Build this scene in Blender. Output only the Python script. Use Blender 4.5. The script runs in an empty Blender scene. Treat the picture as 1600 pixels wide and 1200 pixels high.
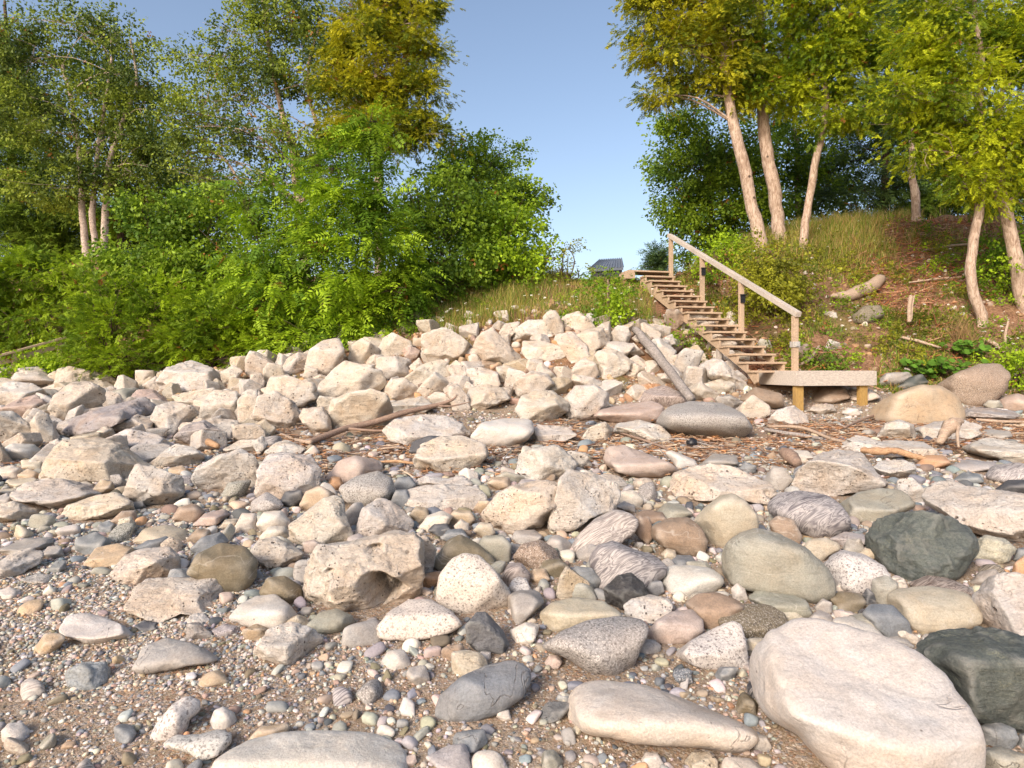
import bpy, math, random
import numpy as np
from mathutils import Vector
rng = np.random.default_rng(11)
random.seed(5)
SC = bpy.context.scene
COL = SC.collection
# ------------------------------------------------------------------ camera, sky, sun, exposure
FPX, HY, CZ = 1000.0, 575.0, 1.5
cd = bpy.data.cameras.new('camera'); cam = bpy.data.objects.new('camera', cd); COL.objects.link(cam)
cam.location = (0, 0, CZ); cam.rotation_euler = (math.radians(90), 0, 0)
cd.sensor_width = 36; cd.lens = 36 * FPX / 1600; cd.shift_y = -(600 - HY) / 1600
cd.clip_start = 0.05; cd.clip_end = 1500
SC.camera = cam
SUN_EL, SUN_AZ = 31.0, 212.0          # azimuth clockwise from +Y: behind the camera, to its left
w = bpy.data.worlds.new('World'); SC.world = w; w.use_nodes = True
nt = w.node_tree; bg = nt.nodes['Background']
sky = nt.nodes.new('ShaderNodeTexSky'); sky.sky_type = 'NISHITA'; sky.sun_disc = False
sky.sun_elevation = math.radians(SUN_EL); sky.sun_rotation = math.radians(SUN_AZ)
sky.air_density = 1.0; sky.dust_density = 3.0; sky.ozone_density = 1.5; sky.altitude = 180
tint = nt.nodes.new('ShaderNodeMix'); tint.data_type = 'RGBA'; tint.blend_type = 'MULTIPLY'; tint.inputs[0].default_value = 1; tint.inputs[7].default_value = (1.0, .92, .86, 1)
nt.links.new(sky.outputs[0], tint.inputs[6]); nt.links.new(tint.outputs[2], bg.inputs[0]); bg.inputs[1].default_value = 0.15
sl = bpy.data.lights.new('sun', 'SUN'); sun = bpy.data.objects.new('sun', sl); COL.objects.link(sun)
sl.energy = 2.0; sl.angle = math.radians(14.0); sl.color = (1.0, 0.90, 0.79)
e, a = math.radians(SUN_EL), math.radians(SUN_AZ)
sd = Vector((math.sin(a) * math.cos(e), math.cos(a) * math.cos(e), math.sin(e)))
sun.rotation_euler = sd.to_track_quat('Z', 'Y').to_euler()
SC.view_settings.view_transform = 'Standard'; SC.view_settings.look = 'None'
SC.view_settings.gamma = 1; SC.view_settings.exposure = 0.83
SC.cycles.max_bounces = 6; SC.cycles.diffuse_bounces = 3; SC.cycles.transmission_bounces = 3
SC.cycles.use_denoising = True

# ------------------------------------------------------------------ maths
def P(px, py, D):
    return np.array([(px - 800) / FPX * D, D, CZ + (HY - py) / FPX * D])
def to_px(p):
    return 800 + FPX * p[0] / p[1], HY - FPX * (p[2] - CZ) / p[1]
def _h(i, j, k, s):
    n = (i * 73856093) ^ (j * 19349663) ^ (k * 83492791) ^ (s * 2654435761)
    n = (n ^ (n >> 13)) * 1274126177 & 0xffffffff
    n = (n ^ (n >> 16)) & 0xffffffff
    return n / 4294967295.0 * 2 - 1
def vnoise(p, s=0):
    f = np.floor(p).astype(np.int64); t = p - f; t = t * t * (3 - 2 * t)
    r = 0
    for a in (0, 1):
        for b in (0, 1):
            for c in (0, 1):
                wgt = (t[:, 0] if a else 1 - t[:, 0]) * (t[:, 1] if b else 1 - t[:, 1]) * (t[:, 2] if c else 1 - t[:, 2])
                r = r + wgt * _h(f[:, 0] + a, f[:, 1] + b, f[:, 2] + c, s)
    return r
def fbm(p, s=0, o=4, g=0.5):
    r, am = 0, 1.0
    for i in range(o):
        r = r + am * vnoise(p * (2.03 ** i) + 17.3 * i, s + i); am *= g
    return r
# ------------------------------------------------------------------ terrain
def beach(x, y):
    y = np.asarray(y, float)
    return 0.09 * np.clip(y - 2, 0, 14) + 0 * np.asarray(x)
CT = []
for s in """-100 590 14;0 562 15.5;100 580 14.5;250 585 14.2;-300 570 16;-300 420 20;0 470 18;150 402 19.3;380 578 13;500 555 12.6;570 600 11.5;650 535 12.8;650 590 11.7
750 530 12.9;750 590 11.5;850 508 13;900 502 13;900 560 11.8;900 620 10.8;980 540 12.3;1000 600 11.3;1060 572 11.9;1080 612 11;1050 520 13.4;500 540 14;700 490 14.5;830 455 15.5
900 437 16.5;960 442 16.3;1000 452 15.8;600 450 17;400 430 19;1090 562 12.6;1040 505 14.3;1150 602 11.3;1200 618 11.2;1180 505 14;1120 445 15.5;1080 430 16.3;1200 575 12.2
1260 590 11.8;1260 500 13.8;1300 400 16;1200 390 16;1300 365 17;1400 350 17.5;1380 450 15;1380 530 13.2;1380 602 12;1480 590 12;1480 500 13.8;1480 400 16;1530 535 13;1560 345 17.5
1600 490 13.5;1600 612 12;1700 400 16;1700 600 12.5;1700 500 14;2000 350 18;2000 590 13;1250 634 10.9;1340 628 11;1025 452 18.5;1030 458 23;980 452 20;940 452 20;940 462 27;1040 455 29;1500 640 10.6;1000 658 9.7""".replace('\n', ';').split(';'):
    CT.append(P(*[float(v) for v in s.split()]))
for t in ((-16, 25, 5), (-8, 24, 4.6), (0, 24, 4.1), (3, 25, 4.0), (8, 24, 5.4), (14, 24, 6), (0, 60, 4.6), (14, 60, 6.2), (-20, 60, 5), (-50, 60, 5), (50, 60, 6), (0, 200, 8), (-150, 200, 8), (150, 200, 8), (40, 20, 6), (-40, 22, 5)):
    CT.append(np.array(t, float))
for yy in (-20, 1, 4, 7, 9):
    for xx in (-60, -16, -9, -4, 0, 4, 9, 16, 60):
        CT.append(np.array([xx, yy, float(beach(xx, yy))]))
CT = np.array(CT)
_res = CT[:, 2] - beach(CT[:, 0], CT[:, 1])
def _k(x, y):
    d2 = (x[:, None] - CT[None, :, 0]) ** 2 + (y[:, None] - CT[None, :, 1]) ** 2
    return np.sqrt(d2 + 0.25)
_W = np.linalg.solve(_k(CT[:, 0], CT[:, 1]) + 0.0 * np.eye(len(CT)), _res)
def ground(x, y):
    x = np.atleast_1d(np.asarray(x, float)).ravel(); y = np.atleast_1d(np.asarray(y, float)).ravel()
    r = np.empty(len(x))
    for i in range(0, len(x), 20000):
        r[i:i + 20000] = _k(x[i:i + 20000], y[i:i + 20000]) @ _W
    r = np.maximum(r, -0.03) * np.clip((y - 5) / 3, 0, 1)
    z = beach(x, y) + r
    q = np.stack([x, y, 0 * x], 1)
    return z + 0.02 * fbm(q * 1.1, 3, 3) + np.clip(r, 0, 1) * 0.10 * fbm(q * 1.7, 9, 3)
def hill(x, y):
    x = np.atleast_1d(x); y = np.atleast_1d(y)
    return np.clip((ground(x, y) - beach(x, y) - 0.12) / 0.35, 0, 1)
_T = np.arange(1.7, 45, 0.03)
def hit(px, py):
    X = (px - 800) / FPX * _T; Z = CZ + (HY - py) / FPX * _T
    g = ground(X, _T); k = np.nonzero(Z < g)[0]
    return float(_T[k[0]]) if len(k) else 20.0
# ------------------------------------------------------------------ mesh helpers
def mesh_np(name, V, F, n, mat, col=None, smooth=True, parent=None):
    """F: flat int array of polygons all with n corners"""
    me = bpy.data.meshes.new(name)
    V = np.ascontiguousarray(V, np.float32); F = np.ascontiguousarray(F, np.int32).ravel(); nf = len(F) // n
    me.vertices.add(len(V)); me.vertices.foreach_set('co', V.ravel())
    me.loops.add(len(F)); me.loops.foreach_set('vertex_index', F)
    me.polygons.add(nf); me.polygons.foreach_set('loop_start', np.arange(0, nf * n, n, dtype=np.int32))
    me.polygons.foreach_set('use_smooth', np.full(nf, smooth))
    if col is not None:
        at = me.attributes.new('Col', 'FLOAT_COLOR', 'POINT')
        c = np.ones((len(V), 4), np.float32); c[:, :3] = col; at.data.foreach_set('color', c.ravel())
    me.materials.append(mat); me.update(calc_edges=True)
    ob = bpy.data.objects.new(name, me); COL.objects.link(ob)
    if parent: ob.parent = parent
    return ob
def tag(o, label=None, cat=None, group=None, kind=None):
    if label: o['label'] = label
    if cat: o['category'] = cat
    if group: o['group'] = group
    if kind: o['kind'] = kind
    return o
def thing(name, loc, label, cat, group=None, rz=0):
    o = bpy.data.objects.new(name, None); COL.objects.link(o); o.location = loc; o.rotation_euler = (0, 0, rz)
    o.empty_display_size = 0.2
    return tag(o, label, cat, group)
class MB:
    def __init__(s): s.v = []; s.f = []
    def add(s, V, F):
        b = len(s.v); s.v += [tuple(float(c) for c in q) for q in V]; s.f += [tuple(i + b for i in q) for q in F]
    def box(s, c, ax, ay, az, hx, hy, hz, j=0.0):
        c, ax, ay, az = map(np.array, (c, ax, ay, az)); V = []
        for i in (-1, 1):
            for k in (-1, 1):
                for l in (-1, 1): V.append(c + ax * hx * i + ay * hy * k + az * hz * l)
        s.add(V, [(0, 1, 3, 2), (4, 6, 7, 5), (0, 4, 5, 1), (2, 3, 7, 6), (0, 2, 6, 4), (1, 5, 7, 3)])
    def tube(s, pts, rad, n=8, wob=0.0, seed=0):
        pts = np.array(pts, float); m = len(pts); T = np.gradient(pts, axis=0)
        T /= np.linalg.norm(T, axis=1)[:, None] + 1e-9
        ref = np.array([0, 0, 1.0]) if abs(T[0][2]) < .9 else np.array([1.0, 0, 0])
        V = []; r = np.random.default_rng(seed)
        for i in range(m):
            u = np.cross(T[i], ref); u /= np.linalg.norm(u) + 1e-9; v = np.cross(T[i], u)
            for k in range(n):
                an = 2 * math.pi * k / n; q = rad[i] * (1 + wob * r.uniform(-1, 1))
                V.append(pts[i] + (u * math.cos(an) + v * math.sin(an)) * q)
        F = [(i * n + k, i * n + (k + 1) % n, (i + 1) * n + (k + 1) % n, (i + 1) * n + k) for i in range(m - 1) for k in range(n)]
        F += [tuple(range(n))[::-1], tuple((m - 1) * n + k for k in range(n))]
        s.add(V, F)
    def build(s, name, mat, parent=None, smooth=False, bevel=0.0):
        me = bpy.data.meshes.new(name); me.from_pydata(s.v, [], s.f); me.materials.append(mat); me.update()
        if smooth: me.polygons.foreach_set('use_smooth', [True] * len(me.polygons))
        o = bpy.data.objects.new(name, me); COL.objects.link(o)
        if parent: o.parent = parent
        if bevel:
            b = o.modifiers.new('b', 'BEVEL'); b.width = bevel; b.segments = 2
        return o
def spline(pts, n):
    pts = np.array(pts, float); m = len(pts); out = []
    for t in np.linspace(0, m - 1 - 1e-6, n):
        i = int(t); f = t - i
        p0, p1, p2, p3 = pts[max(i - 1, 0)], pts[i], pts[i + 1], pts[min(i + 2, m - 1)]
        out.append(.5 * ((2 * p1) + (-p0 + p2) * f + (2 * p0 - 5 * p1 + 4 * p2 - p3) * f * f + (-p0 + 3 * p1 - 3 * p2 + p3) * f ** 3))
    return np.array(out)
# ------------------------------------------------------------------ materials
class NG:
    def __init__(s, name, rough=0.8, spec=0.3):
        s.m = bpy.data.materials.new(name); s.m.use_nodes = True; s.t = s.m.node_tree
        s.b = s.t.nodes['Principled BSDF']; s.b.inputs['Roughness'].default_value = rough
        s.b.inputs['Specular IOR Level'].default_value = spec
        s.oi = None
    def n(s, ty, **kw):
        q = s.t.nodes.new('ShaderNode' + ty)
        for k, v in kw.items(): setattr(q, k, v)
        return q
    def l(s, a, b): s.t.links.new(a, b)
    def coords(s, obj=True, rnd=True):
        tc = s.n('TexCoord'); o = tc.outputs['Object']
        if not rnd: return o
        s.oi = s.oi or s.n('ObjectInfo'); v = s.n('VectorMath', operation='MULTIPLY_ADD')
        m = s.n('Math', operation='MULTIPLY'); m.inputs[1].default_value = 37.0; s.l(s.oi.outputs['Random'], m.inputs[0])
        s.l(o, v.inputs[0]); v.inputs[1].default_value = (1, 1, 1); s.l(m.outputs[0], v.inputs[2]); return v.outputs[0]
    def noise(s, co, scale, det=4, rough=.55, dist=0, stretch=None, rot=None):
        if stretch or rot:
            mp = s.n('Mapping'); s.l(co, mp.inputs[0]); mp.inputs['Scale'].default_value = stretch or (1, 1, 1)
            mp.inputs['Rotation'].default_value = rot or (0, 0, 0); co = mp.outputs[0]
        q = s.n('TexNoise'); s.l(co, q.inputs['Vector']); q.inputs['Scale'].default_value = scale
        q.inputs['Detail'].default_value = det; q.inputs['Roughness'].default_value = rough; q.inputs['Distortion'].default_value = dist
        return q.outputs[0]
    def vor(s, co, scale, feat='F1', out='Distance', rnd=1):
        q = s.n('TexVoronoi', feature=feat); s.l(co, q.inputs['Vector']); q.inputs['Scale'].default_value = scale
        q.inputs['Randomness'].default_value = rnd; return q.outputs[out]
    def ramp(s, f, stops):
        q = s.n('ValToRGB'); s.l(f, q.inputs[0]); el = q.color_ramp.elements
        while len(el) < len(stops): el.new(.5)
        for e_, (p, c) in zip(el, stops):
            e_.position = p; e_.color = (c, c, c, 1) if not hasattr(c, '__len__') else (*c, 1)
        return q.outputs[0]
    def mix(s, f, a, b, mode='MIX'):
        q = s.n('Mix', data_type='RGBA', blend_type=mode)
        for i, v in ((0, f), (6, a), (7, b)):
            if isinstance(v, (int, float)): q.inputs[i].default_value = v
            elif isinstance(v, tuple): q.inputs[i].default_value = (*v, 1)
            else: s.l(v, q.inputs[i])
        return q.outputs[2]
    def math(s, op, a, b=0.0, c=None):
        q = s.n('Math', operation=op)
        for i, v in enumerate((a, b) + ((c,) if c is not None else ())):
            if isinstance(v, (int, float)): q.inputs[i].default_value = v
            else: s.l(v, q.inputs[i])
        return q.outputs[0]
    def edge(s):
        q = s.n('NewGeometry'); return s.ramp(q.outputs['Pointiness'], [(.51, 0), (.58, .6)])
    def bump(s, h, strength, dist, prev=None):
        q = s.n('Bump'); s.l(h, q.inputs['Height']); q.inputs['Strength'].default_value = strength; q.inputs['Distance'].default_value = dist
        if prev: s.l(prev, q.inputs['Normal'])
        return q.outputs[0]
    def done(s, col, nrm=None):
        s.l(col, s.b.inputs['Base Color'])
        if nrm: s.l(nrm, s.b.inputs['Normal'])
        return s.m
def m_lime():
    g = NG('limestone', .9, .2); co = g.coords(); oc = g.oi.outputs['Color']
    big = g.noise(co, 3.2, 5, .6, .6); st = g.noise(co, 9, 6, .65, 1.2, (1, 1.3, 4.5), (.5, .35, 0)); fi = g.noise(co, 70, 6, .8)
    c = g.mix(g.ramp(big, [(.38, 0), (.68, .75)]), oc, g.mix(1.0, oc, (1.0, .84, .68), 'MULTIPLY'))
    c = g.mix(g.ramp(g.noise(co, 5.5, 6, .7, .4), [(.52, 0), (.68, .38)]), c, g.mix(1.0, oc, (.66, .64, .63), 'MULTIPLY'))
    c = g.mix(g.ramp(st, [(.34, .45), (.48, 0)]), c, g.mix(1.0, oc, (.58, .50, .42), 'MULTIPLY'))
    c = g.mix(.85, c, g.ramp(fi, [(.32, .36), (.60, .62)]), 'OVERLAY')
    v = g.vor(co, 13); pm = g.ramp(g.noise(co, 3.7, 3), [(.50, 0), (.60, 1)]); pit = g.math('MULTIPLY', g.ramp(v, [(.10, 1), (.19, 0)]), pm)
    v2 = g.vor(co, 38); pit2 = g.math('MULTIPLY', g.ramp(v2, [(.10, 1), (.22, 0)]), g.ramp(g.noise(co, 6.1, 2), [(.5, 0), (.58, 1)]))
    pt = g.math('MAXIMUM', pit, pit2)
    cr = g.ramp(g.vor(g.n('VectorMath', operation='ADD').outputs[0], 1) if False else g.noise(co, 4.3, 3, .5, 2.5), [(.485, 0), (.5, 1), (.515, 0)])
    c = g.mix(g.math('MULTIPLY', pt, .8), c, (.10, .065, .04)); c = g.mix(g.math('MULTIPLY', cr, .22), c, (.18, .12, .08))
    c = g.mix(g.edge(), c, g.mix(.5, c, (.72, .68, .62)))
    n1 = g.bump(st, .55, .035); n2 = g.bump(g.noise(co, 22, 8, .72, .5), .75, .02, n1); n3 = g.bump(fi, .6, .006, n2); n4 = g.bump(g.math('SUBTRACT', 0.0, pt), 1.0, .02, n3)
    return g.done(c, g.bump(g.math('SUBTRACT', 0.0, cr), .5, .01, n4))
def m_smooth():
    g = NG('smooth_stone', .72, .3); co = g.coords(); oc = g.oi.outputs['Color']
    c = g.mix(g.ramp(g.noise(co, 4, 5, .6, .5), [(.35, 0), (.7, .6)]), oc, g.mix(1.0, oc, (1.0, .84, .68), 'MULTIPLY'))
    c = g.mix(g.ramp(g.noise(co, 11, 6, .7), [(.5, 0), (.72, .5)]), c, g.mix(1.0, oc, (.66, .68, .70), 'MULTIPLY'))
    fi = g.noise(co, 110, 5, .8); c = g.mix(.8, c, g.ramp(fi, [(.32, .36), (.60, .63)]), 'OVERLAY')
    st = g.noise(co, 7, 5, .6, 1, (1, 1, 5), (.6, .2, .4)); c = g.mix(g.ramp(st, [(.34, .35), (.46, 0)]), c, g.mix(1.0, oc, (.6, .56, .52), 'MULTIPLY'))
    d = g.ramp(g.vor(co, 9), [(.03, 1), (.06, 0)]); c = g.mix(g.math('MULTIPLY', d, .75), c, (.08, .06, .05))
    cr = g.math('MULTIPLY', g.ramp(g.noise(co, 2.6, 4, .55, 1.2), [(.494, 0), (.5, 1), (.506, 0)]), g.ramp(g.noise(co, 2.1, 2), [(.5, 0), (.6, 1)])); c = g.mix(g.math('MULTIPLY', cr, .5), c, (.12, .09, .07))
    vn = g.math('MULTIPLY', g.ramp(g.noise(co, 3.1, 3, .5, .6, (1, 1, 3), (.9, .2, .5)), [(.488, 0), (.5, 1), (.512, 0)]), g.ramp(g.noise(co, 1.7, 2), [(.52, 0), (.6, 1)])); c = g.mix(g.math('MULTIPLY', vn, .35), c, (.62, .58, .52))
    c = g.mix(g.edge(), c, g.mix(.5, c, (.7, .66, .6)))
    return g.done(c, g.bump(g.math('SUBTRACT', 0.0, cr), .6, .008, g.bump(fi, .5, .004, g.bump(g.noise(co, 16, 8, .7), .6, .016))))
def m_granite():
    g = NG('granite', .75, .3); co = g.coords(); oc = g.oi.outputs['Color']
    a_ = g.ramp(g.noise(co, 75, 3, .7), [(.42, 0), (.5, 1)]); b_ = g.ramp(g.noise(co, 120, 2, .6), [(.56, 0), (.6, 1)])
    c = g.mix(a_, g.mix(1.0, oc, (.52, .50, .50), 'MULTIPLY'), oc); c = g.mix(b_, c, g.mix(.45, oc, (.78, .72, .66)))
    c = g.mix(g.ramp(g.vor(co, 34), [(.16, .75), (.24, 0)]), c, (.07, .06, .06))
    c = g.mix(g.ramp(g.noise(co, 3, 3), [(.4, 0), (.7, .35)]), c, g.mix(1.0, oc, (1, .9, .82), 'MULTIPLY'))
    return g.done(c, g.bump(g.noise(co, 60, 6, .8), .5, .006))
def m_dark():
    g = NG('greenstone', .6, .4); co = g.coords(); oc = g.oi.outputs['Color']
    c = g.mix(g.ramp(g.noise(co, 3, 6, .7, .8), [(.35, 0), (.7, .8)]), oc, g.mix(1.0, oc, (2.1, 1.95, 1.75), 'MULTIPLY'))
    ve = g.noise(co, 4.5, 7, .7, .25, (1, 1, 4.5), (.7, .5, .3)); vm = g.math('MULTIPLY', g.ramp(ve, [(.485, 0), (.5, 1), (.512, 0)]), g.ramp(g.noise(co, 2.6, 3), [(.52, 0), (.62, 1)]))
    c = g.mix(g.math('MULTIPLY', vm, .42), c, (.26, .25, .15)); fi = g.noise(co, 90, 5, .85); c = g.mix(.95, c, g.ramp(fi, [(.34, .30), (.60, .68)]), 'OVERLAY'); c = g.mix(g.ramp(g.noise(co, 7, 6, .75), [(.52, 0), (.66, .45)]), c, (.22, .21, .18)); c = g.mix(g.edge(), c, (.26, .26, .24))
    return g.done(c, g.bump(fi, .3, .003, g.bump(g.noise(co, 9, 8, .7, 1), .7, .03, g.bump(ve, .5, .05))))
def m_band():
    g = NG('banded_gneiss', .72, .3); co = g.coords(); oc = g.oi.outputs['Color']
    mp = g.n('Mapping'); g.l(co, mp.inputs[0]); mp.inputs['Rotation'].default_value = (.9, .5, .7)
    wv = g.n('TexWave', wave_type='BANDS', bands_direction='Z'); g.l(mp.outputs[0], wv.inputs[0]); wv.inputs['Scale'].default_value = 16
    wv.inputs['Distortion'].default_value = 14; wv.inputs['Detail'].default_value = 5; wv.inputs['Detail Scale'].default_value = .35; wv.inputs['Detail Roughness'].default_value = .6
    nb = g.noise(mp.outputs[0], 3.2, 3, .5, .9, (1, 1, 6)); c = g.mix(g.ramp(nb, [(.32, 0), (.40, .8), (.45, .05), (.50, 1), (.54, .1), (.60, .9), (.68, 0)]), g.mix(1.0, oc, (.36, .34, .36), 'MULTIPLY'), g.mix(.35, oc, (.60, .54, .49)))
    fi = g.noise(co, 110, 4, .8); c = g.mix(.5, c, g.ramp(fi, [(.3, .38), (.62, .62)]), 'OVERLAY')
    return g.done(c, g.bump(fi, .4, .004, g.bump(nb, .2, .01)))
def m_attr(name, rough=.75, fine=90, amt=.5, bumpd=.003):
    g = NG(name, rough, .3); co = g.coords(); at = g.n('Attribute', attribute_name='Col')
    fi = g.noise(co, fine, 4, .75); c = g.mix(amt, at.outputs['Color'], g.ramp(fi, [(.3, .36), (.62, .64)]), 'OVERLAY')
    return g.done(c, g.bump(fi, .4, bumpd))
def m_leaf(name):
    g = NG(name, .55, .25); at = g.n('Attribute', attribute_name='Col')
    g.l(at.outputs['Color'], g.b.inputs['Base Color'])
    tr = g.n('BsdfTranslucent'); g.l(at.outputs['Color'], tr.inputs[0]); mx = g.n('MixShader'); mx.inputs[0].default_value = .35
    g.l(g.b.outputs[0], mx.inputs[1]); g.l(tr.outputs[0], mx.inputs[2]); g.l(mx.outputs[0], g.t.nodes['Material Output'].inputs[0]); return g.m
def m_bark(name, c1, c2, sc=(1, 1, .25)):
    g = NG(name, .9, .15); co = g.coords(); st = g.noise(co, 22, 7, .75, .8, sc)
    c = g.mix(g.ramp(st, [(.40, 0), (.56, 1)]), c2, c1); c = g.mix(g.ramp(g.noise(co, 2.5, 4, .6), [(.5, 0), (.62, .5)]), c, c2); c = g.mix(g.ramp(g.vor(co, 3.2), [(.09, .9), (.14, 0)]), c, (.06, .04, .03))
    return g.done(c, g.bump(st, .8, .02))
def m_wood(name, c1, c2, sc=(1, 1, 1)):
    g = NG(name, .8, .2); co = g.coords(); st = g.noise(co, 14, 7, .75, .4, sc)
    c = g.mix(g.ramp(st, [(.38, 0), (.60, 1)]), c2, c1); c = g.mix(g.ramp(g.noise(co, 2.2, 4), [(.45, 0), (.7, .45)]), c, g.mix(.5, c2, (.2, .18, .16)))
    return g.done(c, g.bump(st, .35, .004))
def m_plain(name, c, rough=.6, metal=0):
    g = NG(name, rough, .4); g.b.inputs['Metallic'].default_value = metal
    co = g.coords(); return g.done(g.mix(.35, c, g.ramp(g.noise(co, 30, 4), [(.3, .35), (.7, .65)]), 'OVERLAY'))
def m_ground():
    g = NG('beach_ground', .9, .2); co = g.coords(rnd=False); hl = g.n('Attribute', attribute_name='hill').outputs['Fac']
    v = g.n('TexVoronoi'); g.l(co, v.inputs[0]); v.inputs['Scale'].default_value = 75
    v2 = g.n('TexVoronoi'); g.l(co, v2.inputs[0]); v2.inputs['Scale'].default_value = 190
    sep = g.n('SeparateColor'); g.l(v.outputs['Color'], sep.inputs[0]); sep2 = g.n('SeparateColor'); g.l(v2.outputs['Color'], sep2.inputs[0])
    pal = [(0, (.30, .18, .11)), (.2, (.46, .30, .20)), (.38, (.20, .19, .19)), (.55, (.48, .38, .29)), (.72, (.28, .28, .29)), (.86, (.60, .53, .46)), (1, (.42, .25, .17))]
    grav = g.ramp(sep.outputs[0], pal); sand = g.ramp(sep2.outputs[0], [(0, (.20, .145, .09)), (.4, (.38, .29, .20)), (.7, (.29, .22, .16)), (1, (.55, .46, .36))])
    big = g.ramp(g.noise(co, .9, 4, .6), [(.40, 0), (.58, 1)])
    keep = g.math('MULTIPLY', g.ramp(sep.outputs[1], [(.35, 0), (.45, 1)]), g.math('MULTIPLY_ADD', big, .8, .2))
    c = g.mix(keep, sand, grav); c = g.mix(g.ramp(g.noise(co, 2.3, 5, .7), [(.4, 0), (.7, .4)]), c, g.mix(1.0, c, (.55, .47, .42), 'MULTIPLY'))
    dirt = g.ramp(g.noise(co, 15, 9, .85), [(.34, (.05, .028, .018)), (.5, (.23, .125, .07)), (.66, (.44, .28, .17))])
    moss = g.ramp(g.noise(co, 22, 8, .8), [(.35, (.03, .04, .012)), (.5, (.12, .13, .035)), (.65, (.26, .24, .08))])
    dirt = g.mix(g.ramp(g.noise(co, .9, 6, .7), [(.52, 0), (.62, .6)]), dirt, moss)
    c = g.mix(g.math('MULTIPLY', g.n('Attribute', attribute_name='litter').outputs['Fac'], g.ramp(g.noise(co, 6, 7, .8), [(.38, .95), (.62, .35)])), c, g.ramp(g.noise(co, 40, 6, .8), [(.3, (.10, .06, .04)), (.5, (.30, .19, .12)), (.7, (.50, .36, .25))]))
    c = g.mix(hl, c, dirt)
    hb = g.math('MULTIPLY', g.math('SUBTRACT', 1.0, v.outputs['Distance']), keep)
    n1 = g.bump(hb, .8, .012); n2 = g.bump(g.math('SUBTRACT', 1.0, v2.outputs['Distance']), .6, .004, n1)
    return g.done(c, g.bump(g.noise(co, 14, 7, .7), .6, .04, n2))
M = dict(L=m_lime(), S=m_smooth(), G=m_granite(), D=m_dark(), B=m_band(), pebble=m_attr('pebble_stone'), leaf=m_leaf('foliage'), stick=m_attr('driftwood_bits', .85, 120, .6),
         bark=m_bark('cedar_bark', (.54, .42, .33), (.25, .17, .12)), birch=m_bark('birch_bark', (.62, .52, .44), (.30, .22, .17), (1, 1, 1.6)), dbark=m_bark('dark_bark', (.16, .11, .08), (.06, .04, .03)),
         lumber=m_wood('weathered_lumber', (.58, .44, .31), (.34, .24, .16), (6, 1, 6)), grey=m_wood('grey_lumber', (.60, .54, .47), (.36, .31, .27), (1, 6, 6)), yellow=m_wood('treated_post', (.46, .30, .10), (.30, .18, .06), (6, 6, 1)),
         drift=m_wood('driftwood', (.37, .33, .30), (.17, .15, .14), (2, 2, 2)), redwood=m_wood('fresh_driftwood', (.54, .35, .20), (.28, .15, .08), (1, 6, 6)), brownwood=m_wood('brown_driftwood', (.38, .27, .20), (.20, .13, .10), (1, 5, 5)), pale=m_wood('pale_log', (.52, .40, .30), (.30, .21, .15), (1, 5, 5)),
         black=m_plain('black_plastic', (.015, .015, .018), .4), silver=m_plain('silver_plastic', (.55, .53, .50), .35, .4), roof=m_plain('roof_metal', (.16, .18, .21), .5, .3), dwall=m_plain('dark_cladding', (.05, .05, .055), .8), ground=m_ground(), flower=m_plain('white_petals', (.8, .78, .68), .8))
# ------------------------------------------------------------------ the ground, one sheet
def axis(lo, hi, fine_lo, fine_hi, st):
    a_ = [fine_lo]; s_ = st
    while a_[-1] > lo: s_ *= 1.25; a_.append(a_[-1] - s_)
    b_ = list(np.arange(fine_lo + st, fine_hi, st)); s_ = st
    while b_[-1] < hi: s_ *= 1.25; b_.append(b_[-1] + s_)
    return np.array(a_[::-1] + b_)
gx, gy = axis(-400, 400, -14, 15, .09), axis(-60, 600, 1.5, 19, .07)
GX, GY = np.meshgrid(gx, gy); GZ = ground(GX, GY)
nx, ny = len(gx), len(gy); ii = np.arange(nx * ny).reshape(ny, nx)
Fq = np.stack([ii[:-1, :-1], ii[:-1, 1:], ii[1:, 1:], ii[1:, :-1]], -1).reshape(-1, 4)
go = mesh_np('ground', np.stack([GX.ravel(), GY.ravel(), GZ], 1), Fq, 4, M['ground'])
at = go.data.attributes.new('hill', 'FLOAT', 'POINT')
_hl = np.clip((GZ - beach(GX.ravel(), GY.ravel()) - 0.12) / 0.35, 0, 1); at.data.foreach_set('value', _hl.astype(np.float32))
_px = 800 + GX.ravel() / np.maximum(GY.ravel(), .1) * FPX; _Y = GY.ravel()
at = go.data.attributes.new('litter', 'FLOAT', 'POINT'); at.data.foreach_set('value', (np.exp(-((_Y - 8.1 - .35 * np.sin(GX.ravel() * .8)) / 1.1) ** 2) * np.clip((_px - 350) / 150, .15, 1) * (_Y > 1)).astype(np.float32))
tag(go, 'gravelly sand beach rising to a bank of brown soil', None, None, 'structure')
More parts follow.
